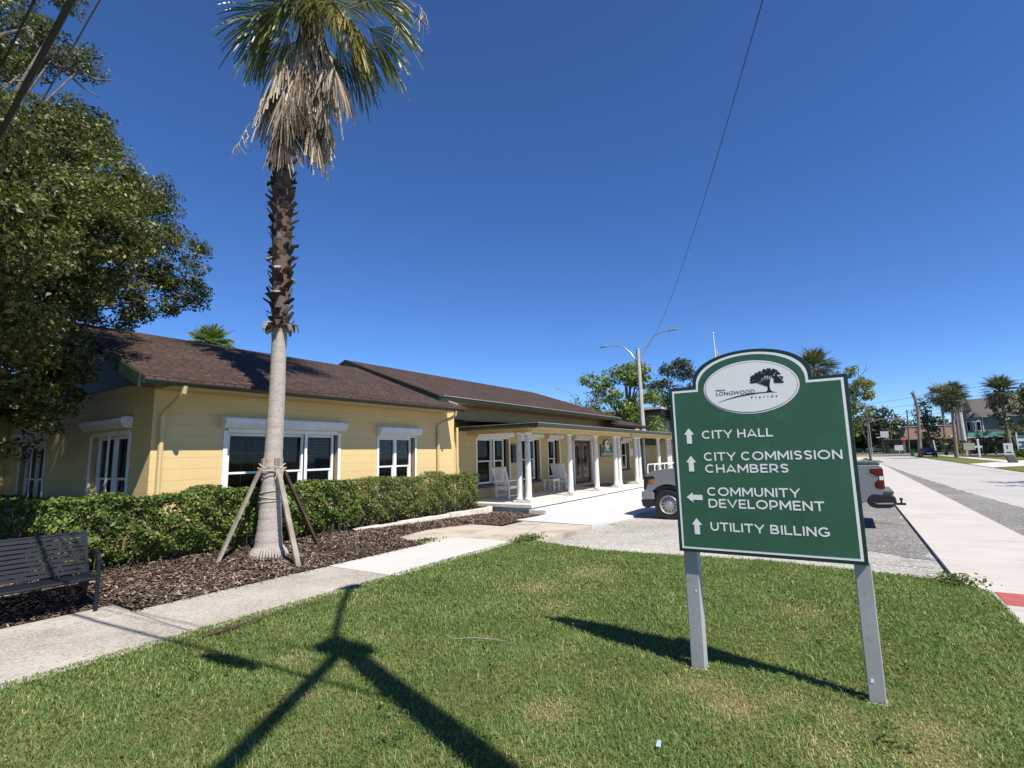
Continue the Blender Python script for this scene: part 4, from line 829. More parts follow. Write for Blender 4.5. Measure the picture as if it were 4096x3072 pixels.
for x in (xa - .02, xb + .02):
    b = MB()
    def strip(pts, w=.045, h=.014):
        for p, q in zip(pts[:-1], pts[1:]): b.bar((x, p[0], p[1]), (x, q[0], q[1]), w, h, (1, 0, 0) if False else (0, 0, 1) if abs(p[0] - q[0]) > abs(p[1] - q[1]) else (0, 1, 0))
    lp = [(7.80, .0), (7.80, .3), (7.795, .5), (7.805, .6), (7.84, .675), (7.90, .712), (7.97, .72), (8.04, .695), (8.1, .64)]
    strip(lp); b.build('arm_leg', m_bench, BN)
    b = MB(); strip([(8.33, .93), (8.2, .55), (8.15, .43), (8.10, .41), (7.82, .405)]); b.build('side_frame', m_bench, BN)
    b = MB(); strip([(8.12, .42), (8.17, .2), (8.24, .03)]); b.box(x - .05, x + .05, 8.2, 8.28, .02, .045); b.build('leg', m_bench, BN)

# ---------------------------------------------------------------- porch furniture
def armchair(loc, label, woven, w=.58):
    t = thing('armchair', loc, label, 'chair', 'white chairs on the porch'); h = w / 2
    for sy in (-1, 1):
        b = MB(); b.bar((-.28, sy * (h - .03), 0), (-.28, sy * (h - .03), .42), .05, .05); b.build('leg', m_white, t, True, .004)
        b = MB(); b.bar((.30, sy * (h - .03), 0), (.30, sy * (h - .03), .60), .05, .05); b.build('leg', m_white, t, True, .004)
        b = MB(); b.bar((.36, sy * (h - .03), .615), (-.33, sy * (h - .03), .60), .075, .03); b.build('armrest', m_white, t, True, .006)
        b = MB(); b.bar((-.28, sy * (h - .03), .1), (.3, sy * (h - .03), .1), .03, .04); b.build('stretcher', m_white, t, True)
    b = MB()
    for k in range(9): b.box(-.27 + k * .068, -.21 + k * .068, -h + .03, h - .03, .40, .42)
    b.box(-.3, .33, -h, -h + .03, .33, .42); b.box(-.3, .33, h - .03, h, .33, .42); b.box(.3, .33, -h, h, .33, .42); b.box(-.31, -.28, -h, h, .3, .42); b.build('seat', m_white, t, True)
    b = MB(); lo = Vector((-.26, 0, .42)); hi = Vector((-.52, 0, 1.08)); dv = hi - lo
    for sy in (-1, 1): b.bar(lo + V(0, sy * (h - .03), 0), hi + V(0, sy * (h - .03), 0), .05, .035)
    b.bar(hi + V(0, -h, -.03), hi + V(0, h, -.03), .035, .1, (1, 0, .4)); b.bar(lo + dv * .12 + V(0, -h + .03, 0), lo + dv * .12 + V(0, h - .03, 0), .03, .06, (1, 0, .4))
    if not woven:
        for k in range(10): y = -h + .075 + k * (w - .15) / 9; b.bar(lo + dv * .12 + V(0, y, 0), hi + V(0, y, -.05), .026, .014, (0, 1, 0) if False else (1, 0, .4))
    else:
        for k in range(15): y = -h + .06 + k * (w - .12) / 14; b.bar(lo + dv * .12 + V(0, y, 0), hi + V(0, y, -.05), .02, .012, (1, 0, .4))
        for k in range(13): q = lo + dv * (.14 + .76 * k / 12) + V(-.006, 0, 0); b.bar(q + V(0, -h + .04, 0), q + V(0, h - .04, 0), .012, .022, (1, 0, .4))
        b.bar(lo + dv * .45 + V(0, -h + .03, 0), lo + dv * .45 + V(0, h - .03, 0), .03, .05, (1, 0, .4))
    b.build('backrest', m_white, t, True); return t
armchair((15.1, 10.05, .285), 'white porch armchair with slatted back near the left column pair', False)
armchair((19.45, 10.12, .285), 'white porch armchair with woven back beside the small table', True, .62)
t = thing('side_table', (18.4, 10.1, .285), 'small white slatted table behind the woven chair', 'table')
b = MB()
for k in range(7): b.box(-.24 + k * .069, -.18 + k * .069, -.24, .24, .47, .49)
b.box(-.235, .235, -.235, -.21, .42, .469); b.box(-.235, .235, .21, .235, .42, .469); b.box(-.235, -.21, -.209, .209, .42, .469); b.box(.21, .235, -.209, .209, .42, .469); b.build('table_top', m_white, t, True)
for sx in (-1, 1):
    for sy in (-1, 1): b = MB(); b.box(sx * .21 - .022, sx * .21 + .022, sy * .21 - .022, sy * .21 + .022, 0, .419); b.build('leg', m_white, t, True)
b = MB(); b.box(21.7, 24.4, 8.95, 10.3, .27, .285); tag(b.build('door_mat', m_black), 'black mat before the red double door', 'mat')
b = MB(); b.box(16.68, 17.14, 10.80, 10.897, 1.46, 2.14); bb = b.build('notice_board', m_black, base=(16.9, 10.85, 1.46)); tag(bb, 'black board on the porch wall beside the first columns', 'notice board')
b = MB(); b.box(29.58, 30.05, 10.885, 10.898, 1.53, 1.96); tag(b.build('paper_notice', m_white), 'white paper notice on the wall right of the last window', 'notice')
pq = thing('wall_sign', (26.05, 10.87, 1.56), 'small dark green arched plaque hanging right of the red door', 'sign')
def pshape(i):
    x0, x1, z0, zs = 25.2 + i, 26.95 - i, 1.57 + i, 2.17 - i; c, r = 26.05, .42 - i
    return [(x0, z0), (x1, z0), (x1, zs)] + [(c + r * math.cos(math.pi * k / 16), zs + (2.47 - 2.17) * math.sin(math.pi * k / 16)) for k in range(17)] + [(x0, zs)]
b = MB(); b.prism(pshape(0), (0, 10.895, 0), (1, 0, 0), (0, 0, 1), .05); b.build('sign_panel', m_signdk, pq)
b = MB(); b.prism(pshape(.05), (0, 10.844, 0), (1, 0, 0), (0, 0, 1), .003); b.build('border_line', m_signw, pq)
b = MB(); b.prism(pshape(.075), (0, 10.840, 0), (1, 0, 0), (0, 0, 1), .003); b.build('green_face', m_signgr, pq)
b = MB(); b.prism([(26.05 + .27 * math.cos(k * .2618), 2.18 + .24 * math.sin(k * .2618)) for k in range(24)], (0, 10.836, 0), (1, 0, 0), (0, 0, 1), .003); em = b.build('emblem', m_signw, pq)
b = MB()
for k in range(9): b.prism([(26.13 + .05 * math.cos(k * 2.4) * (k / 9) ** .5 * 1.6 + .05 * math.cos(j) , 2.24 + .05 * math.sin(k * 2.4) * (k / 9) ** .5 + .04 * math.sin(j)) for j in range(6)], (0, 10.832 - k * 1e-4, 0), (1, 0, 0), (0, 0, 1), .002)
b.box(26.12, 26.15, 10.829, 10.832, 2.1, 2.2); b.build('tree_emblem', m_ink, em)
text('lettering', 'CITY HALL', (25.68, 10.837, 1.83), (1, 0, 0), (0, 0, 1), .75, .12, m_signw, pq, .03, .003)
text('lettering', 'ADMINISTRATIVE OFFICES', (25.42, 10.837, 1.68), (1, 0, 0), (0, 0, 1), 1.3, .08, m_signw, pq, .02, .003)
b = MB()
for y in (8.0, 8.35):
    b.tube([(25.0, y, .2), (25.0, y, 1.0), (25.05, y, 1.1), (25.15, y, 1.14), (30.5, y, 1.12)], .025, 6); b.tube([(25.0, y, .62), (30.5, y, .6)], .02, 6)
    for x in (27.8, 30.4): b.tube([(x, y, .1), (x, y, 1.12)], .022, 6)
tag(b.build('handrail', m_white, smooth=True), 'white tube handrail along the porch ramp behind the truck', 'handrail')

# ---------------------------------------------------------------- silver pickup
TR = thing('pickup_truck', (15.0, 2.1, -.065), 'silver pickup truck parked nose to the porch behind the sign', 'pickup truck', None, R(90))
def arc(cx, cz, r, a0, a1, n=10): return [(cx + r * math.cos(R(lerp(a0, a1, k / n))), cz + r * math.sin(R(lerp(a0, a1, k / n)))) for k in range(n + 1)]
WF, WR = 2.07, -1.62
prof = [(-2.62, .74), (-2.66, 1.0), (-2.67, 1.385), (-2.63, 1.41), (-.92, 1.41), (-.90, 1.33), (1.12, 1.33), (1.2, 1.40), (1.9, 1.37), (2.3, 1.325), (2.52, 1.27), (2.66, 1.17), (2.715, 1.02), (2.715, .62), (2.64, .52)] + arc(WF, .40, .545, 13, 167) + [(1.45, .47), (-1.05, .47)] + arc(WR, .40, .545, 8, 172) + [(-2.2, .55)]
b = MB(); b.prism(prof, (0, .99, 0), (1, 0, 0), (0, 0, 1), 1.98); body = b.build('body', m_silver, TR, True, .035, True)
b = MB(); b.hexa([(-.95, -.9, 1.31), (1.22, -.9, 1.31), (1.22, .9, 1.31), (-.95, .9, 1.31), (-.72, -.74, 1.93), (.42, -.74, 1.93), (.42, .74, 1.93), (-.72, .74, 1.93)]); b.build('cab', m_silver, TR, True, .05, True)
for s in (-1, 1):
    for x0, x1, u0, u1 in ((-.78, .02, -.64, .0), (.1, .98, .08, .46)):
        b = MB(); b.hexa([(x0, s * .893, 1.36), (x1, s * .893, 1.36), (x1, s * .9, 1.36), (x0, s * .9, 1.36), (u0, s * .765, 1.84), (u1, s * .765, 1.84), (u1, s * .772, 1.84), (u0, s * .772, 1.84)]); b.build('side_window', m_carglass, TR, True)
    b = MB(); b.box(.95, 1.13, s * 1.0, s * 1.2, 1.3, 1.5) if s > 0 else b.box(.95, 1.13, -1.2, -1.0, 1.3, 1.5); b.build('mirror', m_black, TR, True, .03)
    b = MB()
    for cx in (WF, WR):                            # dark arch trim
        a_ = arc(cx, .40, .547, 12, 168, 12); c_ = arc(cx, .40, .60, 8, 172, 12)
        b.prism(a_ + c_[::-1], (0, s * .9905 + (.006 if s > 0 else .006), 0), (1, 0, 0), (0, 0, 1), .012)
    b.build('arch_trim', m_silver, TR, True, .004)
    b = MB(); b.prism([(2.70, 1.14), (2.45, 1.165), (2.38, 1.10), (2.42, 1.0), (2.60, .96), (2.66, .80), (2.722, .80)], (0, s * .985 + .012, 0), (1, 0, 0), (0, 0, 1), .024); hl = b.build('headlight', m_black, TR, True, .006)
    b = MB(); b.prism([(2.56, 1.06), (2.40, 1.08), (2.42, 1.0), (2.58, .97)], (0, s * 1.0 + .004, 0), (1, 0, 0), (0, 0, 1), .008); b.build('amber_lens', m_amber, hl, True)
    b = MB(); tl = [(-2.68, 1.335), (-2.44, 1.325), (-2.43, 1.24), (-2.52, 1.18), (-2.585, 1.15), (-2.58, 1.09), (-2.50, 1.03), (-2.50, .93), (-2.56, .885), (-2.67, .88)]
    b.prism(tl, (0, s * .985 + .014, 0), (1, 0, 0), (0, 0, 1), .028); b.box(-2.685, -2.655, min(s * .84, s * .97), max(s * .84, s * .97), .89, 1.33); tb = b.build('taillight', m_red, TR, True, .01)
    b = MB(); b.prism([(-2.675, 1.165), (-2.60, 1.165), (-2.60, 1.08), (-2.675, 1.08)], (0, s * 1.0 + .0035, 0), (1, 0, 0), (0, 0, 1), .007); b.build('clear_lens', m_white, tb, True)
    b = MB(); b.prism([(-2.72, 1.12), (-2.715, 1.36), (-2.30, 1.355), (-2.3, 1.34), (-2.4, 1.33)][:0] + [(-2.655, 1.355), (-2.41, 1.345), (-2.40, 1.22), (-2.49, 1.165), (-2.55, 1.14), (-2.55, 1.1), (-2.475, 1.045), (-2.475, .915), (-2.545, .86), (-2.655, .85)], (0, s * .985 + .009, 0), (1, 0, 0), (0, 0, 1), .018); b.build('lamp_surround', m_silver, TR, True)
for x, nm in ((.98, 0), (.05, 0), (-.88, 0)):
    b = MB(); b.box(x - .004, x + .004, .9905, .993, .5, 1.31); b.build('panel_gap', m_black, TR, True)
b = MB(); b.box(-2.2, 2.45, -.86, .86, .38, .9); b.box(2.45, 2.6, -.9, .9, .4, .6); b.build('underbody', m_black, TR, True)
b = MB(); b.prism([(2.69, .33), (2.76, .40), (2.80, .62), (2.80, .74), (2.7, .76), (2.45, .72), (2.47, .40)], (0, 1.0, 0), (1, 0, 0), (0, 0, 1), 2.0); b.build('front_bumper', m_silver, TR, True, .03)
b = MB(); b.prism([(2.66, .30), (2.78, .36), (2.81, .53), (2.46, .55), (2.44, .36)], (0, 1.012, 0), (1, 0, 0), (0, 0, 1), 2.024); b.build('air_dam', m_black, TR, True, .02)
b = MB(); b.box(2.70, 2.745, -.72, .72, .78, 1.12); b.build('grille', m_black, TR, True, .02)
b = MB(); b.prism([(-2.82, .53), (-2.86, .60), (-2.86, .70), (-2.80, .76), (-2.45, .78), (-2.36, .72), (-2.32, .6), (-2.38, .50), (-2.5, .47), (-2.75, .48)], (0, 1.01, 0), (1, 0, 0), (0, 0, 1), 2.02); rb = b.build('rear_bumper', m_black, TR, True, .03)
b = MB(); b.box(-2.84, -2.63, -.8, .8, .765, .83); b.build('bumper_step', m_grey, rb, True, .01)
b = MB(); b.prism([(-2.80, .57), (-2.52, .56), (-2.44, .61), (-2.5, .585), (-2.8, .60)], (0, 1.018, 0), (1, 0, 0), (0, 0, 1), .008); b.build('bumper_highlight', m_rim, rb, True)
b = MB(); b.bar((-2.6, 0, .49), (-3.08, 0, .49), .06, .05); b.tube([(-3.0, 0, .515), (-3.0, 0, .57)], .02, 8); b.sph((-3.0, 0, .60), .035, 8); b.build('tow_hitch', m_black, TR, True)
b = MB(); b.box(-2.64, -.9, -.94, .94, 1.405, 1.435); b.build('bed_cover', m_darkpaint, TR, True, .02)
text('badge', 'SILV', (13.985, 3.72 + .0, 1.20), (0, -1, 0), (0, 0, 1), .22, .035, m_black, TR, .01, .002) if False else None
for cx in (WF, WR):
    for s in (-1, 1):
        b = MB()
        Mx = Matrix.Rotation(R(90) * (-1 if s > 0 else 1), 4, 'X')
        def ring(prof_, m, nm, par, n=28, cap=True):
            q = MB(); q.lathe(prof_, (0, 0, 0), n, cap); q.v = [tuple(Mx @ Vector(v) + Vector((cx, s * .86, .40))) for v in q.v]; return q.build(nm, m, par, True, 0, True)
        wt = ring([(.24, -.11), (.36, -.125), (.392, -.09), (.398, 0), (.392, .09), (.365, .122), (.245, .115), (.24, .05), (.24, -.11)], m_tyre, 'wheel', TR, cap=False)
        ring([(.2, .02), (.238, .10), (.246, .118), (.236, .126), (.222, .105), (.205, .06), (.10, .085), (.085, .11), (.06, .118), (.0005, .118)], m_rim, 'rim', wt)
        q = MB()
        for k in range(12):
            a = 2 * math.pi * k / 12; q.lathe([(.0005, .0), (.021, .0), (.021, .014), (.0005, .014)], (.165 * math.cos(a), .165 * math.sin(a), .066), 9)
        q.v = [tuple(Mx @ Vector(v) + Vector((cx, s * .86, .40))) for v in q.v]; q.build('vent_hole', m_black, wt, True)
# ---------------------------------------------------------------- trees
def tree(name, label, base, clumps, twigs, per, tr, size, ml, mb, limbs, cat='tree', group=None, shell=.4, asp=.5, trunk_r=.2, extra=None):
    t = thing(name, base, label, cat, group)
    P, O = crown_points(clumps, twigs, per, tr, shell)
    v, f = leaves(P, size, asp, .45, O); npmesh('crown', v, [f], ml, t)
    b = MB()
    for pts in limbs:
        k = len(pts); r0 = pts[0][3] if len(pts[0]) > 3 else trunk_r; b.tube([p[:3] for p in pts], [max(.012, r0 * (1 - .82 * i / (k - 1))) for i in range(k)], 7)
    b.build('trunk', mb, t, smooth=True); return t
CL = [(3.57, 14.95, 8.6, 1.6), (4.78, 14.52, 7.75, 1.36), (5.89, 14.12, 6.94, 0.89), (6.15, 13.96, 5.99, 0.62), (5.44, 14.67, 6.07, 0.94), (3.72, 13.59, 6.13, 1.19), (3.12, 14.37, 6.74, 1.29), (2.95, 11.83, 4.27, 0.87), (3.2, 11.07, 3.46, 0.36), (2.85, 12.2, 3.21, 0.87), (3.05, 11.45, 2.68, 0.34), (2.63, 15.67, 11.92, 0.76), (3.29, 13.93, 11.0, 0.5), (3.64, 13.49, 10.65, 0.36), (3.0, 14.57, 10.73, 0.45), (3.31, 13.64, 12.07, 0.31), (1.4, 15.6, 9.2, 1.5), (1.85, 14.69, 5.89, 1.8), (1.7, 13.0, 3.6, 1.4), (5.27, 15.46, 5.75, 0.71), (4.13, 14.33, 9.53, 0.77), (1.68, 16.97, 12.6, 2.16), (5.25, 14.34, 8.5, 0.7),
      (.6, 12.2, 7.6, 1.9), (-.4, 14.5, 9.5, 2.4), (2.6, 13.1, 5.2, 1.0), (.3, 10.0, 6.0, 1.3), (1.2, 11.2, 4.6, 1.0)] + [(3.2, 9.9, 5.6, .6), (3.0, 9.3, 5.3, .5), (3.2, 10.6, 6.2, .6), (2.7, 9.7, 4.8, .5), (2.9, 11.6, 5.0, .7), (2.7, 12.2, 4.2, .8)] + [(1.0, 8.0, 4.3, 0.8), (0.6, 8.6, 4.8, 0.9), (0.2, 7.8, 4.6, 0.9), (1.75, 8.7, 3.7, .6), (1.5, 8.0, 4.4, .7), (2.1, 9.6, 3.0, .5), (1.6, 9.6, 3.6, .7), (-4, 12, 6, 3), (-4, 15, 8.5, 3), (-3.5, 10, 3.6, 2), (-5, 13, 3, 2.4), (-2, 12, 4, 2.0), (-1.5, 14.5, 3.5, 1.8), (0, 16.5, 4, 1.8), (1.5, 16, 3, 1.3), (2.6, 12.9, 2.4, .8), (1.4, 9.3, 4.7, 0.5), (0.4, 12.2, 4.2, 1.3), (-0.8, 11, 4.6, 1.4), (-1.5, 9, 6, 1.6)] + [(2.85, 10.57, 5.79, 0.85), (2.49, 11.38, 6.21, 0.95), (3.48, 11.15, 6.92, 0.78), (2.57, 12.17, 7.75, 0.94), (3.15, 12.45, 8.27, 0.78), (2.68, 10.74, 4.65, 0.64), (2.26, 11.36, 4.82, 0.83), (3.34, 11.02, 5.4, 0.66), (1.76, 12.87, 6.27, 1.3), (2.88, 11.02, 3.8, 0.54), (0.8, 8.5, 5.5, 1.1), (0, 9.5, 6.5, 1.6), (-0.6, 8.2, 7.2, 1.5), (1.0, 10.2, 4.2, 1.0)]  # includes unseen clumps left of frame, added to shade gable wall and side hedge
T0 = (1.3, 14.6)
def limb(x, y, z, r=.09, s=0):
    q = random.Random(s); p0 = Vector((T0[0], T0[1], 3.2)); p1 = Vector((x, y, z)); m1 = p0.lerp(p1, .35) + Vector((q.gauss(0, .2), q.gauss(0, .2), .3)); m2 = p0.lerp(p1, .7) + Vector((q.gauss(0, .25), q.gauss(0, .25), .25))
    return [(*p0, r), tuple(m1), tuple(m2), tuple(p1)]
limbs = [[(T0[0], T0[1], -.1, .38), (T0[0] + .05, T0[1] - .05, 1.8), (T0[0], T0[1], 3.3), (T0[0] - .1, T0[1] + .2, 6.5), (T0[0] + .2, T0[1] + .3, 10.5)]]
limbs += [limb(c[0], c[1], c[2], .05 + .05 * c[3], i) for i, c in enumerate(CL)]
br = [(2.83, 14.37, 11.39, .06), (3.02, 14.21, 10.88), (3.22, 13.98, 10.57), (3.5, 13.6, 10.42), (3.79, 13.2, 10.22), (4.01, 12.85, 10.18)]
limbs += [br, [(3.38, 13.78, 10.43, .03), (3.64, 13.47, 10.04), (3.83, 13.23, 9.85)], [(3.6, 13.43, 10.4, .02), (3.75, 13.25, 10.5), (3.86, 13.1, 10.72)], [(2.0, 14.8, 10.4, .09), (2.4, 14.7, 11.0), (2.83, 14.37, 11.39)]]
tree('oak_tree', 'big leafy evergreen tree towering over the gable at the left edge', (T0[0], T0[1], .3), CL, 64, 78, .25, .076, m_oak, m_oakbark, limbs, shell=.72)
# trees behind and beyond the hall
def blob(cx, cy, cz, rx, rz, n, seed, r0=.42):
    q = random.Random(seed); o = []
    for i in range(n):
        a = q.uniform(0, 6.283); e = q.uniform(-1, 1); k = q.uniform(.45, .95); o.append((cx + rx * k * math.cos(a) * math.sqrt(1 - e * e), cy + rx * k * math.sin(a) * math.sqrt(1 - e * e), cz + rz * k * e, rx * r0 * q.uniform(.6, 1.1)))
    return o
def branchy(bx, by, cl, z0, r, k=None):
    L_ = [[(bx, by, -.1, r), (bx + .1, by - .1, z0 * .6), (bx, by, z0)]]
    for i, c in enumerate(cl if k is None else cl[:k]): L_.append([(bx, by, z0 * .8, r * .5), (lerp(bx, c[0], .5), lerp(by, c[1], .5), lerp(z0, c[2], .6)), c[:3]])
    return L_
c1 = blob(45, 17.0, 6.9, 3.6, 2.9, 15, 3, .3) + [(45, 20.3, 8.6, .8), (45, 19.6, 5.0, .8), (45, 14.2, 6.6, 1.0), (45, 15.2, 8.0, .8), (46, 14.5, 4.0, 1.1), (46, 16.0, 3.6, 1.0), (46, 18.2, 3.6, 1.0)]
tree('light_green_tree', 'airy light green tree behind the double lamp post', (45, 16.6, 0), c1, 26, 13, .5, .28, m_lime, m_oakbark, branchy(45, 16.6, c1, 4.6, .26), shell=.3, asp=.6)
c2 = blob(60, 16, 8.2, 2.9, 4.2, 22, 4, .38) + [(60, 18.6, 5.2, 1.2), (60, 15.4, 11.8, 1.0)]
tree('dark_tree', 'dense dark green tree left of the sign arch', (60, 16, 0), c2, 34, 16, .5, .24, m_dkleaf, m_oakbark, branchy(60, 16, c2, 5, .3, 8))
q = random.Random(9); t = thing('bare_tree', (42, 19.6, 0), 'thin nearly leafless tree showing over the porch roof ridge', 'tree'); b = MB(); tips = []
b.tube([(42, 19.6, 0), (42, 19.6, 4)], [.12, .09], 6)
for i in range(16):
    a = q.uniform(0, 6.28); e = Vector((42 + 1.2 * math.cos(a), 19.4 + q.uniform(-2.6, 2.4), q.uniform(4.8, 7.6))); m_ = Vector((42, 19.6, 4)).lerp(e, .5) + Vector((0, q.gauss(0, .3), .4)); b.tube([(42, 19.6, 3.8), m_, e], [.05, .03, .01], 4)
    for j in range(5): s = m_.lerp(e, q.random()); e2 = s + Vector((q.gauss(0, .3), q.gauss(0, .5), q.uniform(-.1, .6))); b.tube([s, e2], [.014, .006], 3); tips.append(tuple(e2))
b.build('trunk', m_oakbark, t); P = np.repeat(np.array(tips), 5, 0) + rng.normal(0, .16, (len(tips) * 5, 3)); v, f = leaves(P, .2, .6); npmesh('crown', v, [f], m_yleaf, t)
c3 = blob(85, -.8, 9.2, 2.9, 3.0, 16, 6, .36) + [(85, -2.7, 6.6, .9), (85, -3.0, 8.6, .9), (85, -.9, 12.0, .9), (85, -1.4, 12.4, .6), (85, -1.4, 5.0, .6), (85, -2.1, 5.2, .5), (85, -1.0, 3.6, .5), (85, -.6, 4.6, .7)]
tree('yellow_green_tree', 'yellowish green tree with hanging vines just right of the sign', (85, 0, 0), c3, 26, 15, .45, .27, m_yleaf, m_oakbark, branchy(85, 0, c3, 6, .28, 12) + [[(85, -1.5, 10.5, .05), (85, -2.8, 12.0), (85, -3.6, 12.6)], [(85, -2.0, 11, .04), (85, -2.2, 12.3), (85, -2.2, 13.4)], [(85, -2.8, 12.0, .03), (85, -3.1, 12.9), (85, -3.3, 13.5)]])
t = thing('young_tree', (79.1, -2.2, 0), 'thin bare young tree standing on the small grass island', 'tree'); b = MB(); b.tube([(79.1, -2.2, -.1), (79.1, -2.15, 2.4), (79.1, -2.3, 5.0), (79.1, -2.25, 7.0)], [.16, .12, .08, .03], 7)
for s, e in (((79.1, -2.17, 2.2), (79.1, -1.5, 4.4)), ((79.1, -2.2, 3.2), (79.1, -2.7, 5.6)), ((79.1, -1.8, 3.4), (79.1, -1.3, 5.6)), ((79.1, -2.3, 4.6), (79.1, -1.9, 6.6))): b.tube([s, Vector(s).lerp(Vector(e), .5) + V(0, .1, .1), e], [.05, .04, .015], 5)
b.build('trunk', m_oakbark, t); P = np.stack([np.full(160, 79.1) + rng.normal(0, .4, 160), -2.0 + rng.normal(0, .5, 160), rng.uniform(3.6, 6.8, 160)], 1); v, f = leaves(P, .22, .6); npmesh('crown', v, [f], m_dkleaf, t)
def cabbage_palm(base, h, lean, cr, label, seed, skirt=.4, ivy=0, r=.2, name='cabbage_palm', group='cabbage palms across the street', mf=None):
    q = random.Random(seed); t = thing(name, base, label, 'palm', group); x, y, z = base; top = np.array([x + lean[0], y + lean[1], h])
    b = MB(); b.tube([(x, y, z - .1), (x + lean[0] * .25, y + lean[1] * .3, h * .3), (x + lean[0] * .6, y + lean[1] * .65, h * .65), tuple(top)], [r * 1.3, r, r * .9, r * .85], 9); b.build('trunk', m_palmbark, t, smooth=True)
    b = MB()
    for i in range(52):
        a = i * 2.399; p = q.uniform(-1.1, 1.45); pl_ = cr * q.uniform(.3, .45); d = np.array([math.cos(a) * math.cos(p), math.sin(a) * math.cos(p), math.sin(p)]); hs = top + d * pl_ + np.array([0, 0, .1])
        v, f = fan(hs, d + np.array([0, 0, -.22 - .3 * max(0, -math.sin(p))]), np.cross(np.cross(d, (0, 0, 1.)), d) + np.array([0, 0, .2]), cr * .66, 20, 1.4, .5, fold=.25, frac=.6, segs=3, r_=q); b.add(v, f); b.tube([tuple(top), tuple(hs)], [.04, .025], 3, False)
    b.build('crown', mf or m_farpalm, t)
    if skirt:
        b = MB()
        for i in range(30):
            a = i * 2.399; hs = top + np.array([math.cos(a), math.sin(a), 0]) * cr * q.uniform(.2, .5) + np.array([0, 0, -q.uniform(-.2, .9)])
            v, f = fan(hs, (math.cos(a) * .3, math.sin(a) * .3, -1), (math.cos(a), math.sin(a), .2), cr * skirt, 9, .5, .2, segs=3, r_=q); b.add(v, f)
        b.build('dead_skirt', m_skirt, t)
    if ivy:
        P, O = crown_points([(x + lean[0] * .7 + q.gauss(0, .3), y + lean[1] * .7 + q.gauss(0, .5), h - ivy * k / 7, .95 - .03 * k) for k in range(8)], 22, 10, .35); v, f = leaves(P, .3, .6, .2, O); npmesh('ivy', v, [f], m_dkleaf, t)
    return t
cabbage_palm((91, -12.05, 0), 7.6, (0, -.25), 1.95, 'cabbage palm with bare lower trunk beside the yellow guy guards', 1, .5)
cabbage_palm((113, -13.7, 0), 10.0, (0, -.35), 2.3, 'cabbage palm behind, left of the one by the guy guards', 2, .4)
cabbage_palm((118, -16.2, 0), 10.6, (0, -.2), 2.3, 'cabbage palm whose crown overlaps the white steel pole', 3, .4)
cabbage_palm((95, -18.3, 0), 8.7, (0, .2), 2.3, 'shaggy ivy covered palm in front of the turreted house', 4, .5, 4.6)
cabbage_palm((60, 2.2, -.1), 9.6, (0, 0), 2.2, 'cabbage palm rising behind the right shoulder of the sign', 5, .55)
cabbage_palm((10.2, 20.6, 0), 6.2, (0, 0), .85, 'small bright palm crown poking above the near roof ridge', 6, 0, 0, .12, mf=m_lime)
t = thing('palm_stump', (99.6, -8.9, 0), 'tall bare curved palm trunk without a crown', 'palm'); b = MB(); b.tube([(99.6, -8.95, -.1), (99.6, -9.1, 2), (99.6, -9.3, 5), (99.6, -9.4, 7.4), (99.6, -9.3, 8.6), (99.6, -9.05, 9.75)], [.32, .25, .21, .2, .19, .24], 10); b.build('trunk', m_palmbark, t, smooth=True)
b = MB(); v, f = fan((99.6, -9.05, 9.7), (0, .3, 1), (1, 0, 0), .5, 14, 1.5, .9, segs=3); b.add(v, f); b.build('leaf_stubs', m_skirt, t)
c4 = [(120, -12.3 + q.gauss(0, .5), 2.0 + k * 1.05, 1.9 - .05 * k) for k in range(8)]
tree('cedar_tree', 'dark columnar tree between the bare palm trunk and the palms', (120, -12.6, 0), c4, 9, 12, .5, .36, m_dkleaf, m_oakbark, [[(120, -12.6, -.1, .3), (120, -12.4, 4), (120, -12.4, 9)]])
c5 = blob(104, -24.2, 7.2, 4.0, 4.8, 24, 8, .36)
tree('street_tree', 'tall leafy tree at the right edge behind the striped board', (104, -24.2, 0), c5, 7, 14, .6, .4, m_oak, m_oakbark, branchy(104, -24.2, c5, 5, .35, 10))
c6 = [(98, -18.9, 2.4, 1.3), (98, -20.3, 2.9, 1.2), (98, -19.6, 3.6, 1.0), (98, -21.0, 2.3, .9)]
tree('small_tree', 'small round tree left of the striped notice board', (98, -19.6, 0), c6, 14, 12, .4, .3, m_oak, m_oakbark, branchy(98, -19.6, c6, 1.8, .14))
for i, (x, y, z, r, m, lab) in enumerate(((108, -15.8, 2.1, 1.7, m_dkleaf, 'dark shrub between the white post and the palm trunk'), (106, -17.6, 2.6, 2.3, m_farpalm, 'spiky palmetto shrub below the house bay window'), (107, -19.8, 2.3, 2.0, m_dkleaf, 'dark round shrub right of the palmetto'), (112, -14.4, 2.4, 1.8, m_dkleaf, 'dark shrub behind the leaning palm trunk'), (106, -22.0, 1.7, 1.8, m_dkleaf, 'low dark shrub beside the white yard sign'))):
    t = thing('shrub', (x, y, 0), lab, 'shrub', 'shrubs before the turreted house'); P, O = crown_points([(x, y + .5, z * .55, r * .75), (x, y - .5, z * .6, r * .7), (x, y, z, r * .6)], 13, 12, .4); P[:, 2] = np.maximum(P[:, 2], .05); v, f = leaves(P, .34 if m is not m_farpalm else .7, .45 if m is not m_farpalm else .16, .4, O); npmesh('foliage', v, [f], m, t)
t = thing('clipped_hedge', (82.5, -18.2, 0), 'bright green clipped hedge below the striped board', 'hedge'); P = np.stack([rng.uniform(82, 83, 1500), rng.uniform(-20.5, -16.3, 1500), rng.uniform(.05, 1.05, 1500)], 1); v, f = leaves(P, .22, .6); npmesh('foliage', v, [f], m_hedge, t)
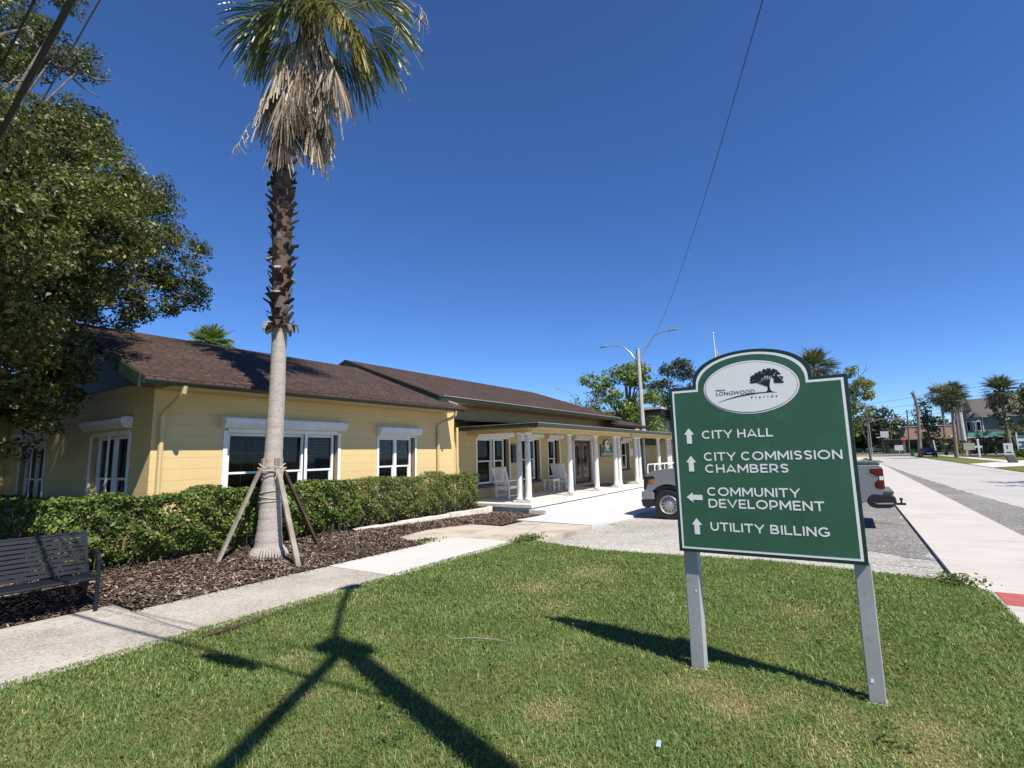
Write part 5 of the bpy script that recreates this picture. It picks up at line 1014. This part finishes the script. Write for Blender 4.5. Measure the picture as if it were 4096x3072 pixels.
Pf, Of = crown_points([(205 + rng.uniform(-10, 20), y, z, r) for y, z, r in [(-1 - 1.9 * k, 3.5 + rng.uniform(-1, 1), 4.2) for k in range(19)] + [(8 - 2 * k, 6 + rng.uniform(-1, 1), 4.6) for k in range(9)] + [(-7.5, 9, 4), (-10, 10.5, 4), (-13, 8.5, 4), (-15, 7.5, 3.5), (-17, 6.5, 3), (-5, 9, 4), (-3, 8.5, 4), (-19, 6, 3), (-1, 8, 4), (2, 8, 5), (2, 4, 5)] + [(-22 - 2.2 * k, 5 + rng.uniform(-1.5, 2), 4.6) for k in range(14)]], 2.6, 16, 1.3)
v, f = leaves(Pf, .9, .6, .4, Of); tag(npmesh('far_woods', v, [f], m_dkleaf), 'dark far woods beyond the cross street', 'woods', kind='stuff')
c7 = blob(30, -13.0, 6.8, 3.2, 2.4, 9, 12, .36)
tree('shade_tree', 'street tree out past the right edge shading the road', (30, -13.0, 0), c7, 7, 12, .5, .3, m_oak, m_oakbark, branchy(30, -13.0, c7, 4, .22, 9))

# ---------------------------------------------------------------- poles and wires
t = thing('double_lamp_post', (35, 11.9, 0), 'tall concrete lamp post with two curved arms behind the porch', 'street lamp')
b = MB(); b.tube([(35, 11.75, -.1), (35, 11.86, 4), (35, 11.9, 9.0)], [.2, .165, .125], 8); b.build('post', m_conc, t, smooth=True)
for sy, y1, z1 in ((1, 14.35, 9.45), (-1, 9.3, 9.95)):
    pts = [(35, 11.9 + sy * .13, 8.05), (35, 11.9 + sy * .5, 8.75), (35, lerp(11.9, y1, .45), lerp(8.9, z1, .75) + .05), (35, lerp(11.9, y1, .7), z1 + .02), (35, y1 - sy * .25, z1)]
    b = MB(); b.tube(pts, [.05, .045, .04, .035, .032], 7); b.bar((35, 11.9, 8.55), (35, 11.9 + sy * .4, 8.6), .03, .03); a_ = b.build('arm', m_alu, t, smooth=True)
    b = MB(); b.prism([(-.32, .0), (-.28, .07), (.1, .09), (.3, .05), (.3, 0)] if sy > 0 else [(.32, .0), (.28, .07), (-.1, .09), (-.3, .05), (-.3, 0)], (34.87, y1, z1 - .03), (0, -1, 0), (0, 0, 1), -.26 if False else .26); b.tube([(35, y1, z1 + .04), (35, y1, z1 + .17)], .05, 8); b.build('lamp_head', m_alu, t, bevel=.015)
b = MB(); b.tube([(34.86, 11.9, 8.3), (34.84, 11.95, 8.7), (34.9, 11.85, 8.95)], .02, 5); b.build('wire_coil', m_cable, t)
UP = thing('utility_pole', (1.25, -1.9, 0), 'wooden utility pole behind the camera, seen only by its shadow on the lawn', 'utility pole')
b = MB(); b.tube([(1.25, -1.9, -.1), (1.25, -1.9, 8.5)], [.14, .11], 10); b.build('post', m_wood, UP)
b = MB(); b.tube([(1.3, -1.8, 7.9), (1.42, -1.65, 8.35), (1.9, -1.25, 8.65), (2.4, -.85, 8.85), (2.64, -.63, 8.85)], .04, 6); b.box(2.5, 2.8, -.72, -.5, 8.78, 8.86); b.box(1.1, 1.4, -2.15, -1.65, 8.0, 8.25); b.build('lamp_arm', m_alu, UP)
def cable(label, pts, r, m=None, sag=0, n=24, nm='cable'):
    out = []
    for i in range(n):
        q = i / (n - 1) * (len(pts) - 1); k = min(int(q), len(pts) - 2); p = Vector(pts[k]).lerp(Vector(pts[k + 1]), q - k); f = i / (n - 1); p.z -= sag * 4 * f * (1 - f); out.append(p)
    b = MB(); b.tube(out, r, 6); return tag(b.build(nm, m or m_cable, smooth=True), label, 'cable', 'overhead cables')
cable('thick black overhead cable crossing the top left corner', [(1.2, -1.85, 6.45), (1.11, 4.52, 5.2), (1.17, 6.48, 4.87), (1.3, 11, 4.4), (1.5, 20, 4.9)], .024)
cable('thinner dark cable left of the thick one at the top left', [(1.2, -1.9, 7.8), (1.15, 5.7, 5.89), (1.17, 6.7, 5.73), (1.25, 12, 5.5), (1.3, 20, 6.4)], .011)
cable('thin pale cable right of the thick one in front of the big tree', [(1.3, -1.85, 7.0), (1.3, 4.63, 5.4), (1.25, 6.65, 4.6), (1.2, 9, 4.1), (1.1, 14, 3.8)], .0065, m_wood)
cable('long sagging wire running up from the double lamp post', [(1.3, -1.62, 7.7), (35, 11.9, 8.95)], .0062, None, 1.75, 60)
cable('short wire slanting down right from the double lamp post', [(35, 11.9, 8.2), (60, 17.4, 10.3)], .014, None, .3)
cable('street cable out of frame casting a broad shadow', [(1.25, -1.9, 8.1), (-1.2, -2.9, 7.3), (-14, -7, 8)], .05)
cable('upper street cable out of frame beside the broad one', [(1.25, -1.9, 8.2), (-1.25, -2.85, 7.38), (-14, -6.8, 8.1)], .04)
b = MB(); b.tube([(1.09, -.1, 6.1), (1.085, .35, 6.0), (1.08, .75, 5.92)], [.05, .085, .05], 8); tag(b.build('splice_case', m_black), 'black splice case on the thick overhead cable', 'splice case')
def pole(x, y, h, r, label, arms=(), lean=0, m=None, lamp=0):
    t = thing('utility_pole', (x, y, 0), label, 'utility pole', 'poles down the street'); b = MB(); b.tube([(x, y, -.1), (x, y + lean, h)], [r, r * .7], 7); b.build('post', m or m_wood, t)
    for z, w in arms: b = MB(); b.box(x - .06, x + .06, y + lean - w, y + lean + w, z, z + .14); b.build('crossarm', m_wood, t)
    if lamp: b = MB(); b.tube([(x, y + lean, h - .2), (x, y + lean - lamp * .4, h + .5), (x, y + lean - lamp, h + .7)], .07, 5); b.box(x - .15, x + .15, y + lean - lamp - .6, y + lean - lamp, h + .62, h + .8); b.build('lamp_arm', m_alu, t)
pole(160, -12.4, 10.6, .19, 'dark utility pole left of the bare palm trunk', ((10.0, .5),), -.6)
pole(175, -9.9, 8.4, .16, 'shorter utility pole just behind the far grey pickup', (), -.2, None, 3.0)
pole(200, -16.6, 8.9, .17, 'thin far pole between the dark pole and bare palm', (), -.3)
pole(150, -13.9, 11.6, .18, 'utility pole right of the bare palm trunk', ((11.2, .55),), -.4)
pole(150, -4.6, 7.6, .12, 'lamp pole with curved arm beside the yellow green tree', (), 0, m_alu, 4.6)
t = thing('steel_pole', (125, -18.0, 0), 'thick pale steel pole left of the turreted house', 'pole'); b = MB(); b.tube([(125, -17.9, -.1), (125, -17.75, 12)], [.42, .38], 10); b.build('post', m_conc, t, smooth=True)
for i, (z0, z1, lab) in enumerate(((11.3, 14.6, 'topmost far wire across the street'), (9.9, 12.6, 'second far wire below the topmost'), (8.3, 10.4, 'third far wire over the woods'), (7.5, 9.9, 'fourth far wire over the woods'), (6.6, 7.8, 'fifth far wire just above the woods'), (5.4, 5.9, 'lowest far wire between poles'))): cable(lab, [(158, 4, z0), (152, -14, (z0 + z1) / 2), (140, -34, z1)], .035, m_wood)
cable('service wire in front of the turreted house', [(120, -14, 7.4), (110, -25, 6.6)], .03, m_wood, .3)
t = thing('guy_guard', (98, -13.8, 0), 'pair of slanted yellow guy wire guards beside a palm', 'guy guard'); b = MB()
for y0, y1 in ((-14.15, -13.3), (-13.75, -13.0)): b.tube([(98, y0, 0), (98, y1 + .1, 2.9)], .085, 6)
b.build('guard', m_yellow, t); b = MB(); b.tube([(98, -13.2, 2.9), (98, -12.4, 5.6)], .02, 4); b.build('guy_wire', m_wood, t)
t = thing('flagpole', (70, 13.5, 0), 'white flagpole with limp striped flag above the sign arch', 'flagpole'); b = MB(); b.tube([(70, 13.2, 0), (70, 13.5, 16.9)], [.11, .05], 8); b.sph((70, 13.5, 17.0), .12); b.build('pole', m_white, t)
b = MB()
for k in range(9): b.cur = k % 2; b.add([(70.0, 13.35 - .1 * k * .55 + .05 * math.sin(k), 14.9 - .13 * k), (70.05, 13.3 - .1 * (k + 1) * .55, 14.75 - .13 * k), (70.02, 13.2 - .1 * k * .5, 12.9 - .05 * k), (70.0, 13.35 - .09 * k * .5, 13.0 - .05 * k)], [(0, 1, 2, 3)])
b.build('flag', [m_stop, m_white], t)

# ---------------------------------------------------------------- buildings far off
t = thing('grey_building', (58, 22, 0), 'grey flat roofed building behind the light green tree', 'building'); b = MB(); b.box(56, 74, 17.2, 33, 0, 5.7); b.build('wall', m_greyside, t); b = MB(); b.box(55.5, 74.5, 16.7, 33.5, 5.7, 6.35); b.build('roof', m_dkgreen, t); b = MB(); b.box(55.4, 74.6, 16.6, 33.6, 6.35, 6.6); b.build('parapet_cap', m_conc, t)
b = MB(); b.box(55.95, 55.99, 24, 26, 2.2, 3.8); b.build('window', m_carglass, t)
t = thing('brown_building', (178, -18, 0), 'low dark building with brown metal roof past the cross street', 'building')
b = MB(); b.box(172, 190, -32, -10.6, 0, 3.4); b.build('wall', m_bldgdk, t); b = MB(); b.hexa([(170.5, -32, 3.3), (190, -32, 3.3), (190, -12.2, 3.3), (170.5, -12.2, 3.3), (173.5, -32, 6.6), (190, -32, 6.6), (190, -13.4, 6.6), (173.5, -13.4, 6.6)]); b.build('roof', m_brownmetal, t); b = MB(); b.box(173.2, 190, -32, -13.0, 6.6, 6.85); b.build('roof_cap', m_conc, t)
for y in (-30, -27.5, -25, -22.5, -20, -17.5, -15): b = MB(); b.box(171.9, 171.99, y, y + 1.5, .5, 2.5); b.build('window', m_carglass, t)
t = thing('side_building', (165, -9.2, 0), 'small dark storefront wall left of the brown roofed building', 'building'); b = MB(); b.box(166, 171, -12.3, -7.7, 0, 3.3); b.build('wall', m_bldgdk, t); b = MB(); b.box(165.9, 165.98, -8.8, -8.2, .1, 2.2); b.build('door', m_dark, t); b = MB(); b.box(165.9, 165.98, -9.9, -9.1, 1.4, 2.3); b.build('window', m_carglass, t); b = MB(); b.box(165.6, 171, -12.4, -7.6, 3.3, 3.5); b.build('roof', m_slate, t)
H = thing('victorian_house', (130, -23, 0), 'grey green turreted house behind palms at the right', 'house')
b = MB(); b.box(130.5, 144, -34, -20.5, 0, 6.75); b.build('wall', m_greyside, H)
b = MB(); b.prism([(129.9, 6.7), (144.6, 6.7), (137.2, 10.75)], (0, -20.45, 0), (1, 0, 0), (0, 0, 1), 13); b.build('roof', m_slate, H)
def frus(cx, cy, r, z0, z1, r1, m, nm):
    n = 8; a, c = [[(cx + q_ * math.cos(2 * math.pi * (i + .5) / n), cy + q_ * math.sin(2 * math.pi * (i + .5) / n), z) for i in range(n)] for q_, z in ((r, z0), (r1, z1))]
    b = MB(); b.add(a + c, [tuple(range(7, -1, -1)), tuple(range(8, 16))] + [(i, (i + 1) % 8, 8 + (i + 1) % 8, 8 + i) for i in range(8)]); return b.build(nm, m, H)
frus(131.2, -19.85, .62, 0, 8.1, .62, m_greyside, 'turret'); frus(131.2, -19.85, .8, 8.08, 10.95, .02, m_dkgreen, 'turret_roof')
frus(130.3, -20.6, .85, 0, 6.7, .85, m_greyside, 'bay'); frus(130.3, -20.75, 1.05, 6.7, 7.7, .15, m_dkgreen, 'bay_roof')
for x, y, s in ((130.5, -19.65, .22), (129.45, -20.3, .1), (129.5, -20.95, .26)):
    b = MB(); b.box(x - .12, x, y - s - .07, y + s + .07, 4.15, 6.0); w = b.build('window', m_white, H); b = MB(); b.box(x - .15, x - .121, y - s, y + s, 4.28, 5.88); b.build('pane', m_carglass, w)
b = MB(); b.box(130.3, 130.49, -21.78, -21.65, 0, 6.7); b.build('corner_board', m_white, H)
b = MB(); b.hexa([(127.8, -26, 3.0), (130.4, -26, 3.0), (130.4, -18.9, 3.0), (127.8, -18.9, 3.0), (129.4, -25.5, 3.9), (130.45, -25.5, 3.9), (130.45, -19.2, 3.9), (129.4, -19.2, 3.9)]); b.build('porch_roof', m_teal, H)
b = MB(); b.box(127.7, 127.8, -26, -18.8, 2.9, 3.05); b.build('porch_fascia', m_white, H)
for y in (-19.0, -20.8, -22.6, -24.5): b = MB(); b.box(127.9, 128.1, y - .1, y + .1, 0, 2.95); b.build('porch_post', m_white, H)
t = thing('garage_building', (112, -28.6, 0), 'low pale gabled building at the far right edge', 'building'); b = MB(); b.box(112, 122, -36, -25.6, 0, 3.2); b.build('wall', m_greyside, t); b = MB(); b.prism([(-36.4, 3.2), (-25.2, 3.2), (-30, 5.2)], (111.5, 0, 0), (0, 1, 0), (0, 0, 1), 11); b.build('roof', m_slate, t); b = MB(); b.bar((111.4, -25.1, 3.15), (111.4, -30, 5.2), .1, .25); b.build('rake_board', m_white, t)

# ---------------------------------------------------------------- street things
def sedan(loc, rz, label, m, cat='car'):
    t = thing('parked_car', loc, label, cat, None, rz); b = MB()
    b.prism([(-2.3, .3), (-2.36, .6), (-2.3, .95), (-1.7, 1.0), (1.2, .95), (2.2, .78), (2.35, .55), (2.3, .28)], (0, .9, 0), (1, 0, 0), (0, 0, 1), 1.8); b.build('body', m, t, True, .09, True)
    b = MB(); b.hexa([(-1.95, -.78, .95), (1.15, -.78, .95), (1.15, .78, .95), (-1.95, .78, .95), (-1.1, -.6, 1.42), (.2, -.6, 1.42), (.2, .6, 1.42), (-1.1, .6, 1.42)]); b.build('cabin', m_carglass, t, True, .05, True)
    b = MB(); b.box(-1.15, .25, -.61, .61, 1.41, 1.45); b.build('roof', m, t, True, .02)
    for x in (-1.4, 1.4):
        for y in (-.85, .85): q = MB(); q.tube([(x, y - .1, .33), (x, y + .1, .33)], .33, 14); w = q.build('wheel', m_tyre, t, True); q = MB(); q.tube([(x, y - .11, .33), (x, y + .11, .33)], .2, 10); q.build('rim', m_rim, w, True)
    for y in (-.68, .68): b = MB(); b.box(-2.39, -2.3, y - .2, y + .2, .7, .84); b.build('taillight', m_red, t, True); b = MB(); b.box(2.24, 2.36, y - .2, y + .2, .55, .7); b.build('headlight', m_white, t, True)
    b = MB(); b.box(-2.385, -2.33, -.26, .26, .55, .68); b.build('licence_plate', m_white, t, True); return t
sedan((99.5, -9.85, -.04), 0, 'dark blue car parked at the kerb by the bare palm trunk', m_darkpaint)
sedan((150.5, -19.5, -.03), R(20), 'pale car parked before the brown roofed building', m_silver)
sedan((163, -1.6, -.05), R(90), 'dark car half hidden by the yellow green tree', m_darkpaint)
t = dup(TR, (172, -6.6, -.05), R(90), 'small grey pickup truck far down on the cross street')
b = MB(); b.lathe([(.0005, 0), (.26, 0), (.33, .95), (.36, .98), (.36, 1.04), (.0005, 1.1)], (106, -8.6, -.02), 10); t = thing('wheelie_bin', (106, -8.6, 0), 'green wheeled refuse bin standing on the street corner', 'bin'); b.build('bin_body', m_bin, t); b = MB(); b.box(105.6, 106.4, -9.02, -8.2, 1.08, 1.16); b.build('lid', m_bin, t)
t = thing('stop_sign', (138.2, -10.0, 0), 'red stop sign on a post at the corner', 'sign'); b = MB(); b.bar((138.2, -10, 0), (138.2, -10, 3.2), .08, .08); b.build('post', m_alu, t); b = MB(); b.prism([(.55 * math.cos(R(22.5 + 45 * k)), .55 * math.sin(R(22.5 + 45 * k))) for k in range(8)], (138.1, -10, 3.2), (0, 1, 0), (0, 0, 1), -.03); sf = b.build('sign_face', m_stop, t); text('lettering', 'STOP', (138.06, -9.62, 3.05), UY, UZ, .76, .3, m_signw, sf, .02, .01)
t = thing('billboard', (180, -8.9, 0), 'white square sign panels on a tall post before the woods', 'sign'); b = MB(); b.bar((180, -9.1, 0), (180, -8.8, 5.0), .2, .2); b.build('post', m_wood, t); b = MB(); b.box(179.8, 180, -9.8, -7.9, 4.2, 5.9); b.build('panel', m_white, t); b = MB(); b.box(179.8, 180, -7.8, -6.9, 4.1, 4.4); b.build('panel', m_white, t)
b = MB(); b.box(150, 150.1, -10.6, -9.0, .7, 1.9); t = thing('yard_sign', (150, -9.8, 0), 'white low sign board under the stop sign', 'sign'); b.build('panel', m_white, t); b = MB(); b.box(150, 150.08, -9.85, -9.75, 0, .7); b.build('post', m_white, t)
t = thing('mailbox_post', (92.5, -14.7, 0), 'white post with cross arm on the lawn across the street', 'post'); b = MB(); b.box(92.42, 92.58, -14.95, -14.75, 0, 1.7) if False else b.bar((92.5, -14.65, 0), (92.5, -14.63, 2.15), .2, .2); b.sph((92.5, -14.63, 2.25), .13); b.build('post', m_white, t); b = MB(); b.box(92.42, 92.58, -15.0, -14.25, 1.25, 1.5); b.build('cross_arm', m_white, t)
b = MB(); b.hexa([(64.2, -12.75, 0), (64.9, -12.75, 0), (64.9, -12.15, 0), (64.2, -12.15, 0), (64.2, -12.45, .72), (64.9, -12.45, .72), (64.9, -11.9, .66), (64.2, -11.9, .66)]); tag(b.build('stone_block', m_grey, bevel=.04), 'leaning grey stone block on the driveway edge', 'block')
t = thing('white_marker', (113, -12.5, 0), 'slim white marker post right of the dark blue car', 'post'); b = MB(); b.bar((113, -12.45, 0), (113, -12.2, 2.5), .16, .16); b.build('post', m_white, t)
t = thing('notice_board', (84, -18.9, 0), 'board with teal, white and blue stripes at the right edge', 'sign')
b = MB(); b.box(83.9, 84.05, -21.6, -16.75, .75, 2.95); nb = b.build('panel', m_white, t)
for z0, z1, m in ((2.62, 2.98, m_dkgreen), (2.32, 2.58, m_teal), (1.75, 1.95, m_bldgdk), (1.2, 1.45, m_blue), (.78, 1.02, m_darkpaint)): b = MB(); b.box(83.88, 83.899, -21.6, -16.9, z0, z1); b.build('stripe', m, nb)
for y in (-17, -21.4): b = MB(); b.box(83.9, 84.05, y - .1, y + .1, 0, .75); b.build('post', m_white, t)
b = MB(); b.prism([(.16 * math.cos(k), .2 * math.sin(k)) for k in (0, .8, 1.6, 2.4, 3.2, 4, 4.8, 5.6)], (83.895, -17.3, 1.6), (0, 1, 0), (0, 0, 1), -.012); b.build('emblem', m_teal, nb)
t = thing('yard_sign', (93, -17.6, 0), 'white upright yard sign before the dark shrubs', 'sign'); b = MB(); b.box(92.95, 93.05, -18.1, -17.2, .15, 1.75); p = b.build('panel', m_white, t); b = MB(); b.box(92.93, 92.949, -17.6, -17.5, 1.0, 1.5); b.box(92.93, 92.949, -17.9, -17.4, .5, .62); b.build('mark', m_ink, p); b = MB(); b.box(92.95, 93.05, -17.7, -17.6, 0, .15); b.build('post', m_white, t)
t = thing('yard_sign', (101, -14.9, 0), 'pinkish sign panel behind the yellow guy guards', 'sign'); b = MB(); b.box(100.95, 101.05, -15.6, -14.3, .9, 1.9); b.build('panel', m_pink, t); b = MB(); b.box(100.95, 101.05, -15, -14.9, 0, .9); b.build('post', m_wood, t)

# ---------------------------------------------------------------- litter on the lawn
b = MB(); b.tube([(2.86, 5.60, .02), (3.1, 5.62, .035), (3.4, 5.60, .04), (3.75, 5.61, .038), (4.25, 5.62, .03)], [.011, .013, .008, .004, .002], 6); b.tube([(2.9, 5.58, .03), (3.12, 5.585, .03), (3.3, 5.57, .03)], [.008, .01, .004], 5); tag(b.build('fallen_stalk', m_staked), 'thin dry palm stalk lying along the lawn edge', 'palm debris')
b = MB(); b.tube([(4.02, 3.34, .03), (4.1, 3.15, .045), (4.18, 2.95, .04), (4.25, 2.75, .02)], [.004, .008, .004, .001], 5); tag(b.build('fallen_leaf', m_stake), 'curled dry leaf strip in the middle of the lawn', 'palm debris')
b = MB(); b.add([(3.2, 1.09, .035), (3.245, 1.10, .05), (3.25, 1.125, .045), (3.205, 1.12, .03)], [(0, 1, 2, 3)]); o = b.build('paper_scrap', m_paper); tag(o, 'pale blue paper scrap on the lawn below the sign', 'litter'); sm = o.modifiers.new('thick', 'SOLIDIFY'); sm.thickness = .001
for (x, y, lab) in ((2.56, 5.15, 'brown fallen leaf near the pavement edge'), (3.1, 3.75, 'brown fallen leaf beside the pole shadow'), (5.97, 3.6, 'grey fallen leaf high on the lawn'), (2.45, 2.6, 'orange fallen leaf at the lower lawn')):
    b = MB(); b.add([(x, y, .03), (x + .018, y + .01, .045), (x + .034, y - .005, .035), (x + .015, y - .014, .03)], [(0, 1, 2, 3)]); o = b.build('fallen_leaf', m_leaflit); tag(o, lab, 'leaf'); sm = o.modifiers.new('thick', 'SOLIDIFY'); sm.thickness = .001
